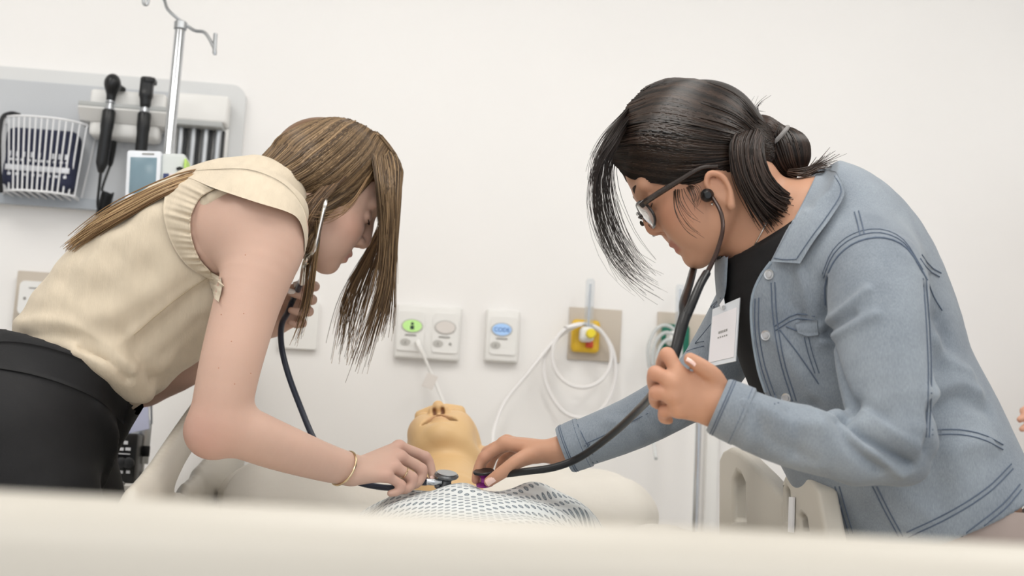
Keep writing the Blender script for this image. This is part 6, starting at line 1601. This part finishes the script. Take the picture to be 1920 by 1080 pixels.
MB().lathe([(0.0035, -0.01), (0.008, -0.008), (0.0098, -0.002), (0.009, 0.004), (0.0045, 0.009)], ep + [0, -0.002, 0], unit(at(1338, 378, 1.6) - at(1330, 362, 1.7)) * 0.3 - _fw, 18).build('ear_tip', MATS['steth_black'], t)
MB().tube([at(1300, 505, 1.82), at(1318, 470, 1.86), at(1335, 430, 1.89), at(1332, 380, 1.885)], [.0034, .0032, .003, .003], 10, sub=6).build('ear_tube', MATS['smoke_tube'], t)
# ------------------------------------------------------------------ person beyond the right edge: only fingertips reach the photo
mat('top_grey', '8f9398', 0.85, noise=0.05, nscale=25)
mat('skin_third', 'd8a48c', 0.5, noise=0.03, nscale=14, spec=0.35, attr='col')
tip = at(1911, 783, 2.5); bx = tip[0] + 0.34; by = 2.52
S = SDF((tip[0] - 0.03, 2.2, 0.85), (bx + 0.3, 2.85, 1.76), 0.0042)
h3 = Head(*head_frame((bx, by, 1.58), (-1, -0.1, -0.1)), 1.0)
h3.sculpt(S, {})
S.tube([h3.p(-0.02, 0, 0), (bx + 0.02, by, 1.44), (bx + 0.02, by, 1.38)], [0.052, 0.052, 0.07], 0.02)
S.tube([(bx + 0.02, by, 1.36), (bx + 0.02, by, 1.2), (bx + 0.02, by, 0.95)], [(0.09, 0.15), (0.09, 0.14), (0.09, 0.14)], 0.03, up=(1, 0, 0))
for sg in (-1, 1):
    S.tube([(bx + 0.02, by + 0.17 * sg, 1.34), (bx + 0.04, by + 0.2 * sg, 1.15), (bx + 0.03, by + 0.19 * sg, 1.05)], [0.045, 0.038, 0.034], 0.02)
    wr_ = tip + np.array([0.15, 0.0, -0.01]) if sg < 0 else np.array([bx - 0.2, by + 0.1, 1.02])
    S.tube([(bx + 0.03, by + 0.19 * sg, 1.05), ((bx + 0.03 + wr_[0]) / 2, (by + 0.19 * sg + wr_[1]) / 2, (1.04 + wr_[2]) / 2), wr_], [0.034, 0.032, 0.024], 0.015)
    def f3(dz, dy, l, ): return [wr_ + [-0.075, dy, dz], wr_ + [-0.075 - 0.38 * l, dy, dz + 0.012], wr_ + [-0.075 - 0.72 * l, dy, dz + 0.008], wr_ + [-0.075 - l, dy, dz - 0.004]]
    hand(S, wr_, dict(index=f3(0.028, 0, 0.068), middle=f3(0.01, -0.003, 0.075), ring=f3(-0.009, -0.002, 0.07), pinky=f3(-0.026, 0.002, 0.055)),
         [wr_ + [-0.03, -0.01, 0.03], wr_ + [-0.055, -0.02, 0.05], wr_ + [-0.08, -0.022, 0.058], wr_ + [-0.1, -0.02, 0.058]])
P, Q = S.mesh(2); C = np.tile(np.array(lin('d8a48c')), (len(P), 1)); h3.tint(P, None, 'b87266', 'cf8f74', C)
third = mk('person', P, Q, MATS['skin_third'], col=C)
tag(third, 'person past the right edge of the photo with only fingertips reaching in', 'person', 'people')
S = SDF((bx - 0.25, 2.1, 0.7), (bx + 0.3, 2.95, 1.5), 0.007)
S.tube([(bx + 0.02, by, 1.38), (bx + 0.02, by, 1.2), (bx + 0.02, by, 0.9)], [(0.10, 0.17), (0.105, 0.16), (0.115, 0.165)], 0.03, up=(1, 0, 0))
for sg in (-1, 1): S.tube([(bx + 0.02, by + 0.165 * sg, 1.36), (bx + 0.04, by + 0.2 * sg, 1.15), (bx + 0.03, by + 0.19 * sg, 1.06)], [0.06, 0.055, 0.05], 0.03)
plane_cut(S, (0, 0, 0.86), (0, 0, -1)); S.ell((bx, by, 1.46), (0.075, 0.08, 0.06), 0.01, op='s')
P, Q = S.mesh(2); mk('grey_top', P, Q, MATS['top_grey'], third)
S = SDF((bx - 0.2, 2.2, 0), (bx + 0.25, 2.85, 1.0), 0.009)
S.tube([(bx + 0.02, by, 0.95), (bx + 0.02, by, 0.86)], [(0.11, 0.155), (0.12, 0.165)], 0.03, up=(1, 0, 0))
for sg in (-1, 1): S.tube([(bx + 0.02, by + 0.085 * sg, 0.84), (bx + 0.01, by + 0.085 * sg, 0.48), (bx + 0.03, by + 0.085 * sg, 0.1)], [0.095, 0.075, 0.065], 0.03)
plane_cut(S, (0, 0, 0.06), (0, 0, -1)); P, Q = S.mesh(2); mk('trousers', P, Q, MATS['trouser_black'], third)
for sg in (-1, 1):
    b0 = np.array([bx + 0.03, by + 0.085 * sg, 0]); S = SDF(b0 + [-0.26, -0.07, 0], b0 + [0.09, 0.07, 0.13], 0.006)
    S.tube([b0 + [0.02, 0, 0.045], b0 + [-0.06, 0, 0.042], b0 + [-0.17, 0, 0.034]], [(0.045, 0.038), (0.04, 0.042), (0.03, 0.04)], 0.02, up=(0, 0, 1))
    S.tube([b0 + [-0.01, 0, 0.06], b0 + [0, 0, 0.1]], [0.042, 0.045], 0.02); plane_cut(S, (0, 0, 0.004), (0, 0, -1))
    P, Q = S.mesh(2); mk('shoe', P, Q, MATS['shoe_black'], third)
S = SDF(h3.c - 0.2, h3.c + 0.2, 0.005)
S.ell(h3.p(-0.014, 0, 0.05), (0.106, 0.083, 0.093), 0.01, h3.R); S.ell(h3.p(0.085, 0, -0.03), (0.07, 0.12, 0.085), 0.01, h3.R, 's'); S.ell(h3.p(0.02, 0, -0.075), (0.06, 0.12, 0.06), 0.01, h3.R, 's')
P, Q = S.mesh(2); mk('hair', P, Q, MATS['hair_black'], third, col=np.tile(np.array(lin('2a201b')), (len(P), 1)))
